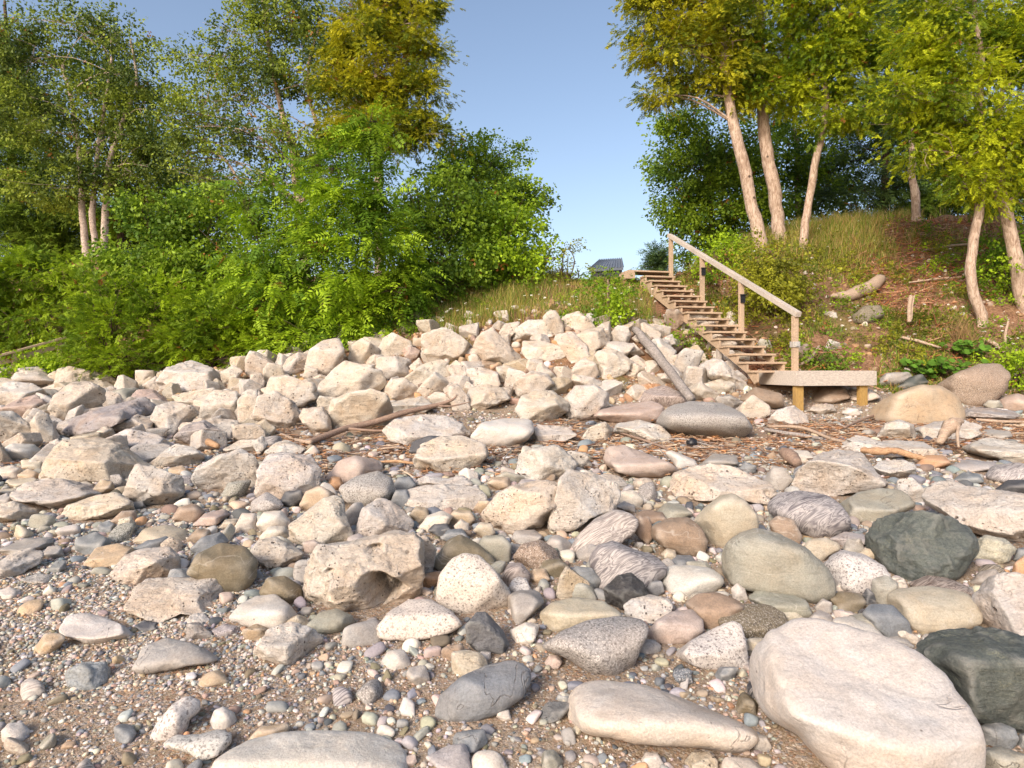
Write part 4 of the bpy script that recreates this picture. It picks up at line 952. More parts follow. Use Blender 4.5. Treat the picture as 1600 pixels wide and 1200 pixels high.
for k in (-1.0, 4.45, 9.54, 14.6):
    base = P0 + f_ * (RUN * k + .156) + z_ * RISE * k + r_ * (WID + .065); posts.append(base)
    lo = -.30 if k > 0 else -.10; b = MB(); b.box(base + z_ * (lo + .97) / 2, r_, f_, z_, .044, .044, (.97 - lo) / 2); p_ = part(b, 'post', 'lumber')
    if k < 14:
        b = MB(); q = base + z_ * (.60 if k > 0 else .42) - f_ * .062
        if k > 0:
            b.box(q, r_, f_, z_, .045, .018, .075); b.box(q + z_ * .085 - f_ * .01, r_, f_, z_, .055, .035, .010); b.box(q - f_ * .022 + z_ * .02, r_, f_, z_, .03, .006, .03)
            o = b.build('post_light', M['black'], None)
        else:
            q = base + z_ * .46; b.box(q - f_ * .055, r_, f_, z_, .058, .011, .05); b.box(q + f_ * .055, r_, f_, z_, .058, .011, .05); b.box(q - r_ * .055, r_, f_, z_, .011, .044, .05); b.box(q + r_ * .055, r_, f_, z_, .011, .044, .05); b.box(q - f_ * .075, r_, f_, z_, .03, .010, .03)
            o = b.build('post_light', M['silver'], None)
        o.data.transform(__import__('mathutils').Matrix.Translation(-Vector(P0))); o.parent = st
        o['label'] = 'silver lamp clamped round the lowest post' if k < 0 else 'black lamp box screwed to the stair post'
A, B = posts[0] + z_ * 1.01 - f_ * .10 - z_ * .03, posts[3] + z_ * 1.01 + f_ * .10
d = (B - A); L = np.linalg.norm(d); d /= L; up = np.cross(r_, d); b = MB(); b.box((A + B) / 2, r_, d, up, .055, L / 2, .045); part(b, 'handrail', 'grey')
for px, py, k in ((1076, 546, 8.2), (1122, 575, 3.4)):
    q = tc(k) + r_ * .03; g = float(ground(q[0], q[1])[0]); top = q[2] - .26; b = MB(); b.box(np.array([q[0], q[1], (top + g - .15) / 2]) + r_ * .04, r_, f_, z_, .035, .045, (top - g + .15) / 2); part(b, 'support_post', 'grey')
b = MB(); c = tc(15) - r_ * .28
for i in range(4): b.box(c + f_ * (.08 + .15 * i) + r_ * (WID / 2 + .15), r_, f_, z_, WID / 2 + .17, .071, .019)
b.box(c - z_ * .11 + r_ * .01 + f_ * .01, r_, f_, z_, .14, .02, .09); b.box(c - z_ * .11 - r_ * .02 + f_ * .3, r_, f_, z_, .02, .28, .09); part(b, 'landing', 'lumber')
C0 = np.array([4.70, 10.5, 1.455]); pf = thing('wooden_platform', tuple(C0), 'low grey wooden platform on short yellow posts at the foot of the stairs', 'platform')
W, Dp = 1.45, 1.42
b = MB(); b.box(C0 + r_ * W / 2 - z_ * .125 + f_ * .02, r_, f_, z_, W / 2, .02, .125); part(b, 'front_board', 'grey', pf)
b = MB(); b.box(C0 - r_ * .022 + f_ * (Dp / 2) - z_ * .125, r_, f_, z_, .02, Dp / 2, .122); part(b, 'side_board', 'grey', pf)
b = MB(); b.box(C0 + r_ * (W + .022) + f_ * (Dp / 2) - z_ * .125, r_, f_, z_, .02, Dp / 2, .122); part(b, 'side_board', 'grey', pf)
b = MB()
for i in range(9): b.box(C0 + r_ * W / 2 + f_ * (.125 + .150 * i) - z_ * (.022), r_, f_, z_, W / 2 - .004, .071, .018)
part(b, 'deck', 'lumber', pf)
for u_, v_ in ((.065, .10), (W - .16, .10), (.065, Dp - .1), (W - .1, Dp - .1)):
    q = C0 + r_ * u_ + f_ * v_; g = float(ground(q[0], q[1])[0]); top = C0[2] - .15; b = MB(); b.box(np.array([q[0], q[1], (top + g - .12) / 2]), r_, f_, z_, .072, .045, (top - g + .12) / 2); part(b, 'leg', 'yellow', pf)
# coil of hose under the platform
b = MB(); q = P(1226, 622, 11.3); b.tube([q + (.09 * math.cos(t), -.02, .11 * math.sin(t)) for t in np.linspace(0, 6.2, 26)], [.018] * 26, 7)
tag(b.build('rusty_ring', M['dbark'], None, True), 'dark ring leaning against the brown boulder under the platform', 'ring')
# building roof beyond the crest
D = 32; hs = thing('cabin', tuple(P(945, 430, D)), 'dark cabin with a grey metal roof showing over the crest of the bank', 'cabin')
a1, a2, e1, e2 = P(938, 407, D + 3), P(968, 404, D), P(908, 432, D + 2), P(974, 424, D - .5)
b = MB(); th = np.array([0, 0, -.12]); q = [P(920, 421, D + 1), P(974, 418, D - 1), P(971, 404, D + 1.5), P(937, 406, D + 3.5)]; b.add(q + [p + th for p in q], [(0, 1, 2, 3), (7, 6, 5, 4), (0, 4, 5, 1), (1, 5, 6, 2), (2, 6, 7, 3), (3, 7, 4, 0)])
for i in range(13):
    t = i / 12; p, s = q[0] * (1 - t) + q[1] * t + (0, 0, .03), q[3] * (1 - t) + q[2] * t + (0, 0, .03); b.tube([p, s], [.03, .03], 4)
part(b, 'roof', 'roof', hs, 0)
b = MB(); lo = 3.6; p1, p2 = P(972.5, 427, D - .9), P(970, 408, D + 4.5)
wq = [P(924, 425, D + 1), P(972, 421, D - .8), P(970, 406, D + 1.5), P(968, 412, D + 5)]; wq2 = [np.array([p[0], p[1], 3.2]) for p in wq]
b.add(wq + wq2, [(0, 1, 5, 4), (1, 2, 6, 5), (2, 3, 7, 6), (3, 0, 4, 7), (0, 3, 2, 1)]); part(b, 'wall', 'dwall', hs, 0)
# fence rail at the far left
D = 13.9; fr = thing('wooden_rail', tuple(P(50, 560, D)), 'low tan timber rail beside the hedge at the left edge', 'railing')
b = MB(); A, B = P(-60, 572, D - .8), P(103, 527, D + .6); d = B - A; L = np.linalg.norm(d); d /= L; n_ = np.cross(d, z_); n_ /= np.linalg.norm(n_); up = np.cross(n_, d); b.box((A + B) / 2, d, n_, up, L / 2, .07, .022); part(b, 'top_rail', 'lumber', fr)
b = MB(); b.box((A + B) / 2 - z_ * .16, d, n_, up, L / 2, .02, .05); part(b, 'lower_rail', 'lumber', fr)
for t in (.1, .48, .93):
    q = A + (B - A) * t; g = float(ground(q[0], q[1])[0]); b = MB(); b.box(np.array([q[0], q[1], (q[2] + g - .2) / 2 - .02]), d, n_, z_, .045, .045, (q[2] - g + .2) / 2); part(b, 'post', 'lumber', fr)
# ------------------------------------------------------------------ vegetation
def leafq(p, d, n, L, W):
    """one leaf as a folded quad pair: base p, direction d, normal n"""
    d = d / np.linalg.norm(d); s = np.cross(n, d); s /= np.linalg.norm(s) + 1e-9
    return [p, p + d * L * .5 + s * W * .5, p + d * L, p + d * L * .5 - s * W * .5]
def spray(kind, r):
    Q = []
    if kind == 'cedar':            # flat drooping fan of scale-leaf branchlets
        for i in range(13):
            t = (i + .5) / 13; s = -1 if i % 2 else 1; base = np.array([t * .17, 0, -.06 * t * t])
            a_ = s * r.uniform(.35, .9); d = np.array([math.cos(a_), math.sin(a_), -.25 + r.normal(0, .25)])
            Q.append(leafq(base, d, np.array([r.normal(0, .4), r.normal(0, .4), 1.0]), .082 * (1.15 - .45 * t), .024))
        Q.append(leafq(np.array([.12, 0, -.04]), np.array([1, 0, -.35]), np.array([0, 0, 1.0]), .08, .022))
    elif kind == 'broad':
        for i in range(9):
            p = np.array([r.uniform(0, .26), r.normal(0, .06), r.normal(0, .05)]); d = np.array([1, r.normal(0, .9), r.normal(-.35, .6)])
            Q.append(leafq(p, d, r.normal(size=3) + (0, 0, .8), r.uniform(.06, .085), r.uniform(.042, .06)))
    elif kind == 'pinnate':
        for i in range(6):
            for s in (-1, 1):
                p = np.array([.05 + i * .045, 0, -.12 * (i / 6) ** 2]); Q.append(leafq(p, np.array([.45, s, -.25 + r.normal(0, .15)]), np.array([r.normal(0, .25), -s * .25, 1.0]), .11 - .006 * i, .036))
        Q.append(leafq(np.array([.31, 0, -.12]), np.array([1, 0, -.5]), np.array([0, 0, 1.0]), .10, .035))
    elif kind == 'spruce':
        for i in range(10):
            s = -1 if i % 2 else 1; t = i / 10; p = np.array([t * .30, 0, 0]); Q.append(leafq(p, np.array([.7, s * .7, r.normal(-.1, .25)]), np.array([r.normal(0, .5), 0, 1.0]), .12 * (1.15 - .6 * t), .022))
        Q.append(leafq(np.array([.2, 0, 0]), np.array([1, 0, 0.0]), np.array([0, 0, 1.0]), .18, .02))
    return np.array(Q)                # m,4,3
_sp = {k: [spray(k, np.random.default_rng(i)) for i in range(8)] for k in ('cedar', 'broad', 'pinnate', 'spruce')}
GREEN = dict(cedar=((.52, .58, .022), (.13, .21, .014)), cedargold=((.53, .51, .024), (.14, .19, .016)), cedardark=((.20, .31, .024), (.06, .11, .014)), birch=((.32, .40, .045), (.075, .12, .024)), bright=((.36, .52, .022), (.11, .21, .014)),
             mid=((.30, .44, .03), (.09, .17, .018)), dark=((.24, .35, .04), (.06, .115, .02)), olive=((.36, .37, .030), (.13, .15, .018)), juniper=((.36, .50, .022), (.13, .22, .014)), blue=((.17, .27, .07), (.05, .09, .035)), lime=((.20, .34, .03), (.10, .20, .02)))
def foliage(name, blobs, kind, cols, scale, dens, r, parent, outw=.75, droop=.25, off=(0, 0, 0), brown=.008, clump=1.0):
    """blobs: (centre, (rx, ry, rz)); sprays gathered in clumps spread through each blob's volume"""
    Ps, Ds = [], []
    for c, rad in blobs:
        c, rad = np.array(c), np.array(rad); area = 4 * math.pi * ((rad[0] * rad[1]) ** 1.6 / 3 + (rad[0] * rad[2]) ** 1.6 / 3 + (rad[1] * rad[2]) ** 1.6 / 3) ** (1 / 1.6)
        ncl = max(5, int(area * 2.6 / clump)); dv = r.normal(size=(ncl, 3)); dv /= np.linalg.norm(dv, axis=1)[:, None]
        rr = r.uniform(.25, 1.08, ncl) ** .55; cc = dv * rr[:, None] * rad
        per = max(6, int(dens * 34 * clump))
        for i in range(ncl):
            m = int(per * r.uniform(.4, 1.4)); s = r.uniform(.13, .27) * clump
            g = r.normal(size=(m, 3)) * (s, s, s * .55); Ps.append(c + cc[i] + g)
            o = (dv[i] * (1, 1, .5))[None] * outw + g / s * .55; Ds.append(o + r.normal(0, .3, (m, 3)) - (0, 0, droop))
    Pp, Dd = np.concatenate(Ps), np.concatenate(Ds); n = len(Pp); Dd /= np.linalg.norm(Dd, axis=1)[:, None] + 1e-9
    up = np.array([0, 0, 1.0]) + r.normal(0, .45, (n, 3)); Y = np.cross(up, Dd); Y /= np.linalg.norm(Y, axis=1)[:, None] + 1e-9; Zv = np.cross(Dd, Y)
    R = np.stack([Dd, Y, Zv], 2); sp = np.array(_sp[kind])[r.integers(0, 8, n)]; m = sp.shape[1]
    V = np.einsum('nij,nmkj->nmki', R, sp * (scale * r.uniform(.55, 1.45, n))[:, None, None, None]) + Pp[:, None, None, :] - np.array(off)
    c1, c2 = map(np.array, GREEN[cols]); q = np.clip(.5 + .95 * fbm(Pp * 1.9, 5, 2) + r.normal(0, .30, n), 0, 1)[:, None]; C = c1 * q + c2 * (1 - q)
    C = np.where(r.random((n, 1)) < brown, np.array((.32, .14, .03)), C)
    C = np.repeat(C, m * 4, 0) * np.repeat(r.uniform(.8, 1.2, (n * m, 1)), 4, 0)
    N = n * m * 4; return mesh_np(name, V.reshape(-1, 3), np.arange(N), 4, M['leaf'], C, False, parent)
NLEAF = 0
def plant(name, label, cat, base, blobs, kind, cols, D, scale=1.0, dens=1.0, trunks=(), bark='bark', group=None, seed=0, depthf=.9, crown='crown', limb=True, **kw):
    """base: px, py, D of the foot; blobs px: (x, y, rx, ry[, D]); trunks: lists of (px, py, radius px)"""
    r = np.random.default_rng(900 + seed); B = P(*base); B[2] = float(ground(B[0], B[1])[0]); t = thing(name, tuple(B), label, cat, group)
    BL = []
    for q in blobs:
        d = (q[4] if len(q) > 4 else D) + r.uniform(-.35, .35); rx, ry = q[2] / FPX * d, q[3] / FPX * d; BL.append((P(q[0], q[1], d), (rx, (rx + ry) / 2 * depthf, ry)))
    tips = []
    for tr in trunks:
        W = [np.append(P(x, y, base[2] if len(q) < 1 else (q[0])), rr * .87 / FPX * base[2]) for x, y, rr, *q in [(*k_, ) if len(k_) > 3 else (*k_, base[2]) for k_ in tr]]
        if abs(W[0][2] - B[2]) < 1.6: W[0][2] = min(W[0][2], float(ground(W[0][0], W[0][1])[0]) - .05)
        S = spline(W, 30); q = S[:, :3]; q = q + np.stack([fbm(q * 1.6, 3 + i, 3) * .045 for i in range(3)], 1); rr = np.maximum(S[:, 3], .012)
        rr[:3] *= (1.6, 1.25, 1.08); rr = rr * (1 + .07 * fbm(q * 3.1, 8, 2)); b = MB(); b.tube(q - B, rr, 14, .07, seed); b.build('trunk', M[bark], t, True); tips.append((q, rr))
    if limb:
        b = MB()
        for c, rad in BL:
            for _ in range(2):
                if tips:
                    q, rr = tips[r.integers(0, len(tips))]; lowz = c[2] - .1 - .3 * np.hypot(*(q[:, :2] - c[:2]).T); i = int(np.argmin(np.abs(q[:, 2] - lowz))); a0, r0 = q[i], rr[i] * .27
                else: a0, r0 = B + np.append(r.normal(0, .12, 2), -.05), .022
                e_ = np.array(c) + r.normal(0, .35, 3) * rad; m_ = (a0 + e_) / 2 + (*r.normal(0, .08, 2), .12 * np.linalg.norm(e_ - a0))
                S = spline([a0, m_, e_], 9); b.tube(S - B, np.linspace(r0, .006, 9), 5)
                for _k in range(3):
                    s0 = S[r.integers(4, 8)]; e2 = np.array(c) + r.normal(0, .6, 3) * rad; b.tube(spline([s0, (s0 + e2) / 2 + r.normal(0, .06, 3), e2], 5) - B, np.linspace(.010, .003, 5), 4)
        if b.v: b.build('branches', M[bark if bark != 'bark' else 'bark'], t, True)
    o = foliage(crown, BL, kind, cols, scale, dens, r, t, off=B, **kw); return t
G1 = 'trees behind the left shrubs'; G2 = 'cedars on the right bank'; G3 = 'dark trees behind the right bank'; G4 = 'green shrubs above the left beach'
# left
plant('birch_tree', 'white-stemmed birch clump with three trunks rising above the left hedge', 'tree', (150, 405, 19.2), [(60, 110, 50, 45), (120, 50, 48, 42), (205, 110, 50, 45), (225, 180, 42, 45), (150, 160, 58, 45), (80, 200, 60, 45), (170, 235, 66, 40), (90, 285, 60, 36), (232, 240, 36, 40), (28, 160, 45, 55), (140, 285, 40, 26), (205, 285, 46, 28), (190, 50, 30, 26), (60, 40, 34, 24), (10, 70, 36, 44)],
      'broad', 'birch', 19.2, 1.1, .62, [[(137, 408, 6), (129, 340, 5.5), (127, 270, 5), (118, 190, 4), (100, 100, 2.5)], [(153, 408, 5.5), (146, 345, 5), (150, 280, 4.5), (160, 190, 3.5), (175, 90, 2)], [(161, 406, 6), (165, 330, 6), (170, 265, 5), (185, 205, 4), (213, 130, 3), (205, 60, 1.5)]], 'birch', G1, 1)
plant('birch_tree', 'slim grey-trunked birch behind the white-stemmed clump', 'tree', (187, 400, 21), [(245, 300, 50, 32), (200, 200, 36, 34), (262, 245, 30, 34), (200, 330, 40, 30), (150, 120, 44, 40), (170, 350, 30, 24)], 'broad', 'mid', 21, 1.2, .7, [[(186, 405, 6), (187, 340, 5.5), (180, 250, 4), (165, 130, 3)]], 'dbark', G1, 2)
plant('spruce_tree', 'dense dark conifer at the left edge behind the birches', 'tree', (30, 420, 22), [(20, 250, 60, 50), (40, 320, 75, 45), (20, 380, 80, 45), (10, 180, 45, 50), (90, 370, 50, 40), (5, 110, 32, 50), (120, 330, 36, 30)], 'spruce', 'dark', 22, 1.5, .9, [[(30, 430, 9), (22, 300, 8), (10, 100, 5), (8, 0, 2)]], 'dbark', G1, 3)
plant('spruce_tree', 'low dark conifer between the birch trunks and the shrubs', 'tree', (210, 420, 23), [(120, 385, 45, 26), (200, 370, 60, 36), (260, 340, 50, 36), (300, 300, 36, 34)], 'spruce', 'dark', 23, 1.5, .9, [[(215, 430, 6), (215, 330, 4)]], 'dbark', G1, 4)
plant('birch_tree', 'tall open birch with pinkish limbs behind the middle shrubs', 'tree', (470, 430, 18.6), [(295, 85, 36, 28), (330, 150, 55, 40), (380, 55, 55, 45), (440, 20, 60, 45), (400, 125, 58, 40), (478, 105, 58, 46), (330, 215, 52, 30), (290, 260, 36, 26), (400, 215, 56, 34), (478, 215, 46, 40), (525, 170, 36, 44), (500, 35, 50, 50), (365, 285, 62, 26), (440, 285, 55, 28), (278, 185, 24, 24), (420, -50, 80, 40), (520, 260, 40, 36)],
      'broad', 'birch', 18.6, 1.1, .58, [[(478, 440, 8), (466, 320, 7), (458, 240, 6), (440, 170, 5), (425, 95, 4), (412, 10, 3), (405, -60, 2)], [(468, 330, 4), (500, 230, 4), (480, 130, 3), (500, 30, 2)], [(380, 290, 2), (340, 240, 2.6), (290, 240, 1.5)]], 'bark', G1, 5)
plant('cedar_tree', 'tall golden-green cedar with a straight trunk behind the shrubs', 'tree', (592, 430, 17.6), [(590, -40, 70, 55), (560, 40, 55, 40), (635, 50, 52, 42), (600, 105, 86, 42), (552, 150, 52, 42), (650, 155, 48, 42), (600, 195, 78, 38), (672, 215, 32, 28), (540, 195, 36, 32), (662, 95, 26, 30), (655, 0, 30, 34), (640, 185, 40, 30), (520, 110, 26, 26), (600, 20, 60, 40)],
      'cedar', 'cedargold', 17.6, 0.86, 2.33, [[(592, 440, 8), (591, 300, 7.5), (588, 200, 7), (590, 90, 5), (592, -60, 3)]], 'bark', G1, 6, clump=1.15, brown=.012)
plant('poplar_tree', 'round-topped dull green tree beside the gap of sky', 'tree', (745, 440, 20.5), [(735, 255, 48, 36), (785, 290, 46, 38), (700, 275, 40, 36), (815, 330, 32, 32), (760, 325, 58, 42), (832, 385, 16, 30), (720, 340, 40, 40), (775, 245, 28, 24), (750, 400, 60, 40)], 'broad', 'mid', 20.5, 1.25, .75, [[(735, 440, 6), (738, 340, 5), (745, 260, 3)], [(745, 440, 5), (770, 340, 4), (790, 280, 2)]], 'dbark', G1, 7)
plant('cedar_bush', 'dark dense cedar hedge clump at the left edge', 'shrub', (60, 555, 15.6), [(10, 440, 50, 48), (65, 435, 46, 42), (110, 460, 36, 40), (20, 500, 56, 46), (80, 510, 46, 40), (-40, 470, 50, 70), (120, 430, 24, 24)], 'cedar', 'juniper', 15.6, 0.83, 2.23, group=G4, seed=8, bark='dbark')
plant('juniper_shrub', 'feathery yellow-green shrub low at the left front', 'shrub', (180, 575, 13.9), [(150, 480, 48, 42), (200, 515, 62, 44), (128, 530, 34, 36), (260, 520, 54, 44), (215, 560, 70, 24), (170, 445, 34, 32), (150, 565, 44, 18), (240, 470, 44, 36)], 'cedar', 'juniper', 13.9, 0.92, 1.38, group=G4, seed=9, bark='dbark', droop=-.25)
plant('juniper_shrub', 'yellow-green feathery shrub behind the whale-backed boulder', 'shrub', (330, 570, 13.7), [(300, 540, 46, 34), (350, 530, 46, 36), (320, 490, 44, 36), (370, 555, 40, 24), (280, 565, 40, 18), (400, 550, 36, 24)], 'cedar', 'juniper', 13.7, 0.92, 1.38, group=G4, seed=10, bark='dbark', droop=-.25)
plant('leafy_shrub', 'darker mid-green leafy shrub rising behind the feathery ones', 'shrub', (290, 540, 15.3), [(250, 355, 50, 38), (320, 335, 50, 40), (215, 410, 48, 44), (290, 410, 60, 44), (355, 380, 44, 42), (250, 460, 50, 34), (335, 450, 50, 40), (240, 320, 26, 20)], 'broad', 'mid', 15.3, 1.15, 1.0, group=G4, seed=11, bark='dbark')
plant('ash_sapling', 'bright green feather-leaved shrub in the middle of the thicket', 'shrub', (430, 560, 13.9), [(430, 335, 44, 40), (395, 400, 52, 44), (465, 385, 54, 42), (500, 325, 42, 42), (440, 455, 62, 42), (425, 512, 54, 34), (495, 495, 50, 40), (372, 470, 36, 40), (400, 320, 26, 28)], 'pinnate', 'bright', 13.9, 1.05, .85, group=G4, seed=12, bark='dbark')
plant('ash_sapling', 'tall bright feather-leaved sapling with a leafy spire', 'shrub', (560, 545, 13.6), [(540, 330, 42, 46), (580, 370, 46, 46), (545, 420, 48, 46), (600, 430, 46, 44), (560, 480, 56, 38), (620, 480, 44, 34), (575, 300, 34, 34), (580, 240, 16, 30), (578, 195, 10, 18), (605, 320, 34, 34), (520, 270, 18, 28), (640, 440, 34, 36)], 'pinnate', 'bright', 13.6, 1.05, .85, [[(566, 550, 3), (572, 420, 2.5), (580, 300, 2), (579, 200, 1)]], 'dbark', G4, 13)
plant('leafy_shrub', 'olive small-leaved shrub right of the bright saplings', 'shrub', (690, 490, 15.2), [(680, 330, 44, 44), (710, 385, 46, 44), (690, 440, 42, 36), (650, 380, 38, 40), (738, 435, 34, 28), (645, 300, 30, 30), (715, 290, 34, 34), (655, 440, 30, 34)], 'broad', 'mid', 15.2, 1.1, .95, group=G4, seed=14, bark='dbark')
plant('leafy_shrub', 'rounded bright green shrub at the right end of the thicket', 'shrub', (800, 455, 15.8), [(795, 335, 34, 38), (805, 385, 38, 38), (765, 400, 36, 34), (825, 415, 18, 22), (760, 355, 30, 34), (790, 425, 34, 22)], 'broad', 'bright', 15.8, 1.15, .95, group=G4, seed=15, bark='dbark')
plant('ash_sapling', 'bright green bush hugging the top of the boulder heap at left', 'shrub', (480, 560, 13.2), [(470, 530, 40, 26), (520, 515, 40, 24), (430, 548, 34, 18), (560, 510, 30, 20)], 'pinnate', 'bright', 13.2, .9, 1.0, group=G4, seed=16, bark='dbark')
plant('weed_clump', 'thin straggly weeds against the sky on the crest', 'weeds', (880, 440, 16), [(880, 405, 26, 18), (860, 425, 24, 14), (905, 425, 22, 12), (890, 385, 12, 10)], 'broad', 'olive', 16, .7, .22, group='weeds on the crest', seed=17, bark='dbark')
plant('weed_clump', 'leafy green weeds below the cabin roof', 'weeds', (955, 455, 15.6), [(945, 436, 16, 8), (955, 446, 15, 8), (968, 456, 22, 7)], 'broad', 'bright', 15.6, .65, .45, group='weeds on the crest', seed=18, bark='dbark')
# right
plant('cedar_tree', 'leftmost cedar of the bank, its trunk leaning left over the stairs', 'tree', (1190, 383, 16), [(1015, 20, 46, 38), (1060, 75, 56, 42), (1000, -15, 36, 26), (1100, 25, 66, 46), (1110, 105, 56, 42), (1062, 125, 38, 26), (1150, 60, 56, 42), (1030, 150, 20, 10), (1132, 150, 46, 26), (1060, -30, 60, 40), (1040, 60, 44, 34)],
      'cedar', 'cedargold', 16, 0.83, 2.33, [[(1191, 385, 12), (1178, 330, 11), (1160, 250, 10), (1145, 185, 9), (1133, 100, 7), (1125, -40, 4)]], 'bark', G2, 20, clump=1.15, brown=.012)
plant('cedar_tree', 'middle cedar of three, straight thick trunk above the stairs', 'tree', (1220, 364, 16.6), [(1190, 10, 76, 50), (1205, 80, 66, 44), (1180, 140, 56, 30), (1225, 150, 46, 24), (1200, -50, 80, 50), (1165, 100, 40, 36)], 'cedar', 'cedar', 16.6, 0.83, 2.33, [[(1221, 366, 12), (1212, 310, 11.5), (1200, 240, 11), (1192, 185, 10), (1188, 90, 8), (1188, -60, 5)]], 'bark', G2, 21, clump=1.15)
plant('cedar_tree', 'right cedar of three, slimmer trunk leaning right', 'tree', (1253, 398, 16), [(1290, 10, 76, 50), (1310, 80, 56, 42), (1280, 140, 50, 36), (1342, 110, 44, 38), (1250, 110, 44, 36), (1305, 180, 24, 22), (1300, -50, 80, 50), (1340, 40, 44, 44), (1350, 170, 24, 18)], 'cedar', 'cedar', 16, 0.83, 2.33, [[(1253, 399, 7.5), (1258, 350, 7), (1270, 270, 6.5), (1286, 195, 6), (1292, 120, 5), (1300, -40, 3)]], 'bark', G2, 22, clump=1.15)
plant('cedar_tree', 'bright cedar at the right edge on a pale curved trunk', 'tree', (1532, 530, 13.4), [(1440, 130, 56, 40), (1425, 195, 50, 36), (1460, 60, 66, 46), (1500, 140, 66, 50), (1480, 215, 56, 40), (1545, 95, 60, 50), (1540, 215, 60, 46), (1500, 10, 80, 46), (1495, 280, 24, 20), (1440, 235, 34, 22), (1560, 10, 70, 46), (1530, 290, 44, 28), (1400, 150, 26, 22)],
      'cedar', 'cedar', 13.4, 0.75, 2.44, [[(1527, 532, 12), (1535, 500, 9), (1519, 440, 8.5), (1520, 400, 8), (1529, 330, 7.5), (1533, 260, 7), (1530, 100, 5), (1525, -20, 3)]], 'bark', G2, 23, clump=1.1)
plant('cedar_tree', 'rightmost cedar with a thick trunk leaning out of view', 'tree', (1610, 500, 13.6), [(1590, 60, 66, 56), (1610, 150, 66, 56), (1600, 230, 56, 46), (1660, 200, 60, 60), (1585, 275, 34, 24), (1650, 60, 66, 60), (1640, 290, 50, 40)], 'cedar', 'cedar', 13.6, 0.75, 2.44, [[(1612, 520, 13), (1590, 420, 12), (1572, 340, 10), (1560, 275, 9), (1565, 150, 6)]], 'bark', G2, 24, clump=1.1)
plant('maple_tree', 'leafy dark green tree left of the three cedar trunks', 'tree', (1110, 400, 20), [(1062, 215, 36, 30), (1085, 275, 50, 38), (1062, 325, 34, 30), (1110, 345, 58, 34), (1130, 240, 50, 44), (1140, 300, 60, 44), (1100, 390, 46, 22), (1060, 180, 26, 24), (1180, 330, 46, 40), (1040, 255, 18, 26), (1170, 250, 40, 40)], 'broad', 'mid', 20, 1.2, .8, [[(1115, 405, 5), (1110, 300, 4), (1105, 220, 3)]], 'dbark', G3, 25)
plant('maple_tree', 'dark leafy tree behind the middle cedar trunk', 'tree', (1240, 360, 21), [(1235, 240, 56, 44), (1230, 310, 56, 36), (1290, 300, 44, 40), (1225, 180, 50, 40), (1280, 240, 40, 40), (1160, 370, 60, 28)], 'broad', 'mid', 21, 1.25, .55, [[(1247, 360, 5), (1245, 280, 4.5), (1243, 200, 3)]], 'bark', G3, 26)
plant('spruce_tree', 'tall dark spruce with drooping lacy boughs right of the cedars', 'tree', (1370, 340, 20), [(1350, 245, 50, 44), (1400, 190, 44, 44), (1385, 110, 44, 54), (1390, 40, 50, 50), (1330, 310, 52, 26), (1395, 290, 46, 36), (1345, 170, 36, 36), (1400, -20, 50, 44)], 'spruce', 'blue', 20, 1.4, .7, [[(1380, 345, 6), (1385, 200, 5), (1392, 0, 3)]], 'dbark', G3, 27, droop=.5)
plant('spruce_tree', 'dark spruce behind the bright right cedar', 'tree', (1450, 340, 20), [(1440, 310, 46, 34), (1490, 300, 50, 40), (1540, 310, 50, 40), (1450, 250, 44, 40), (1600, 330, 50, 50), (1470, 180, 60, 60), (1560, 240, 60, 60)], 'spruce', 'dark', 20, 1.4, .8, [[(1434, 347, 7, 18), (1430, 300, 6, 18), (1424, 240, 5, 18), (1424, 120, 3, 18)]], 'bark', G3, 28, limb=False)
for px, n_ in ((1247, 29), (1261, 30)):
    pass
plant('bank_shrub', 'rounded olive-gold bush at the foot of the leftmost cedar trunk', 'shrub', (1208, 475, 14.2), [(1208, 392, 30, 24), (1200, 430, 42, 30), (1232, 430, 30, 36), (1185, 450, 30, 26), (1210, 462, 34, 18)], 'broad', 'olive', 14.2, .8, 1.3, group='shrubs on the right bank', seed=31, bark='dbark')
plant('bank_shrub', 'pale green flowering bush behind the stair handrail', 'shrub', (1135, 430, 15.8), [(1130, 392, 30, 22), (1160, 400, 28, 22), (1105, 415, 22, 16), (1150, 430, 26, 16)], 'broad', 'bright', 15.8, .9, .8, group='shrubs on the right bank', seed=32, bark='dbark')
plant('bank_shrub', 'green leafy bush between the two right cedar trunks', 'shrub', (1575, 510, 14.4), [(1560, 430, 20, 44), (1565, 380, 22, 34), (1580, 470, 24, 30), (1630, 470, 34, 50), (1610, 400, 30, 40)], 'broad', 'bright', 14.4, .95, .8, group='shrubs on the right bank', seed=33, bark='dbark')
plant('bank_shrub', 'dark green weeds behind the lowest stair post', 'weeds', (1285, 575, 12.3), [(1290, 560, 26, 14), (1270, 575, 20, 8)], 'broad', 'mid', 12.3, .7, .8, group='shrubs on the right bank', seed=34, bark='dbark')
plant('bank_shrub', 'flowering weeds at the right edge above the cracked boulder', 'weeds', (1590, 600, 12), [(1600, 570, 26, 18), (1585, 545, 24, 14), (1595, 595, 26, 12)], 'broad', 'bright', 12, .8, .7, group='shrubs on the right bank', seed=35, bark='dbark')
plant('bank_shrub', 'small weeds under the upper flight of the stairs', 'weeds', (1065, 545, 13.2), [(1068, 533, 20, 10), (1048, 545, 16, 7)], 'broad', 'mid', 13.2, .7, .7, group='shrubs on the right bank', seed=36, bark='dbark')
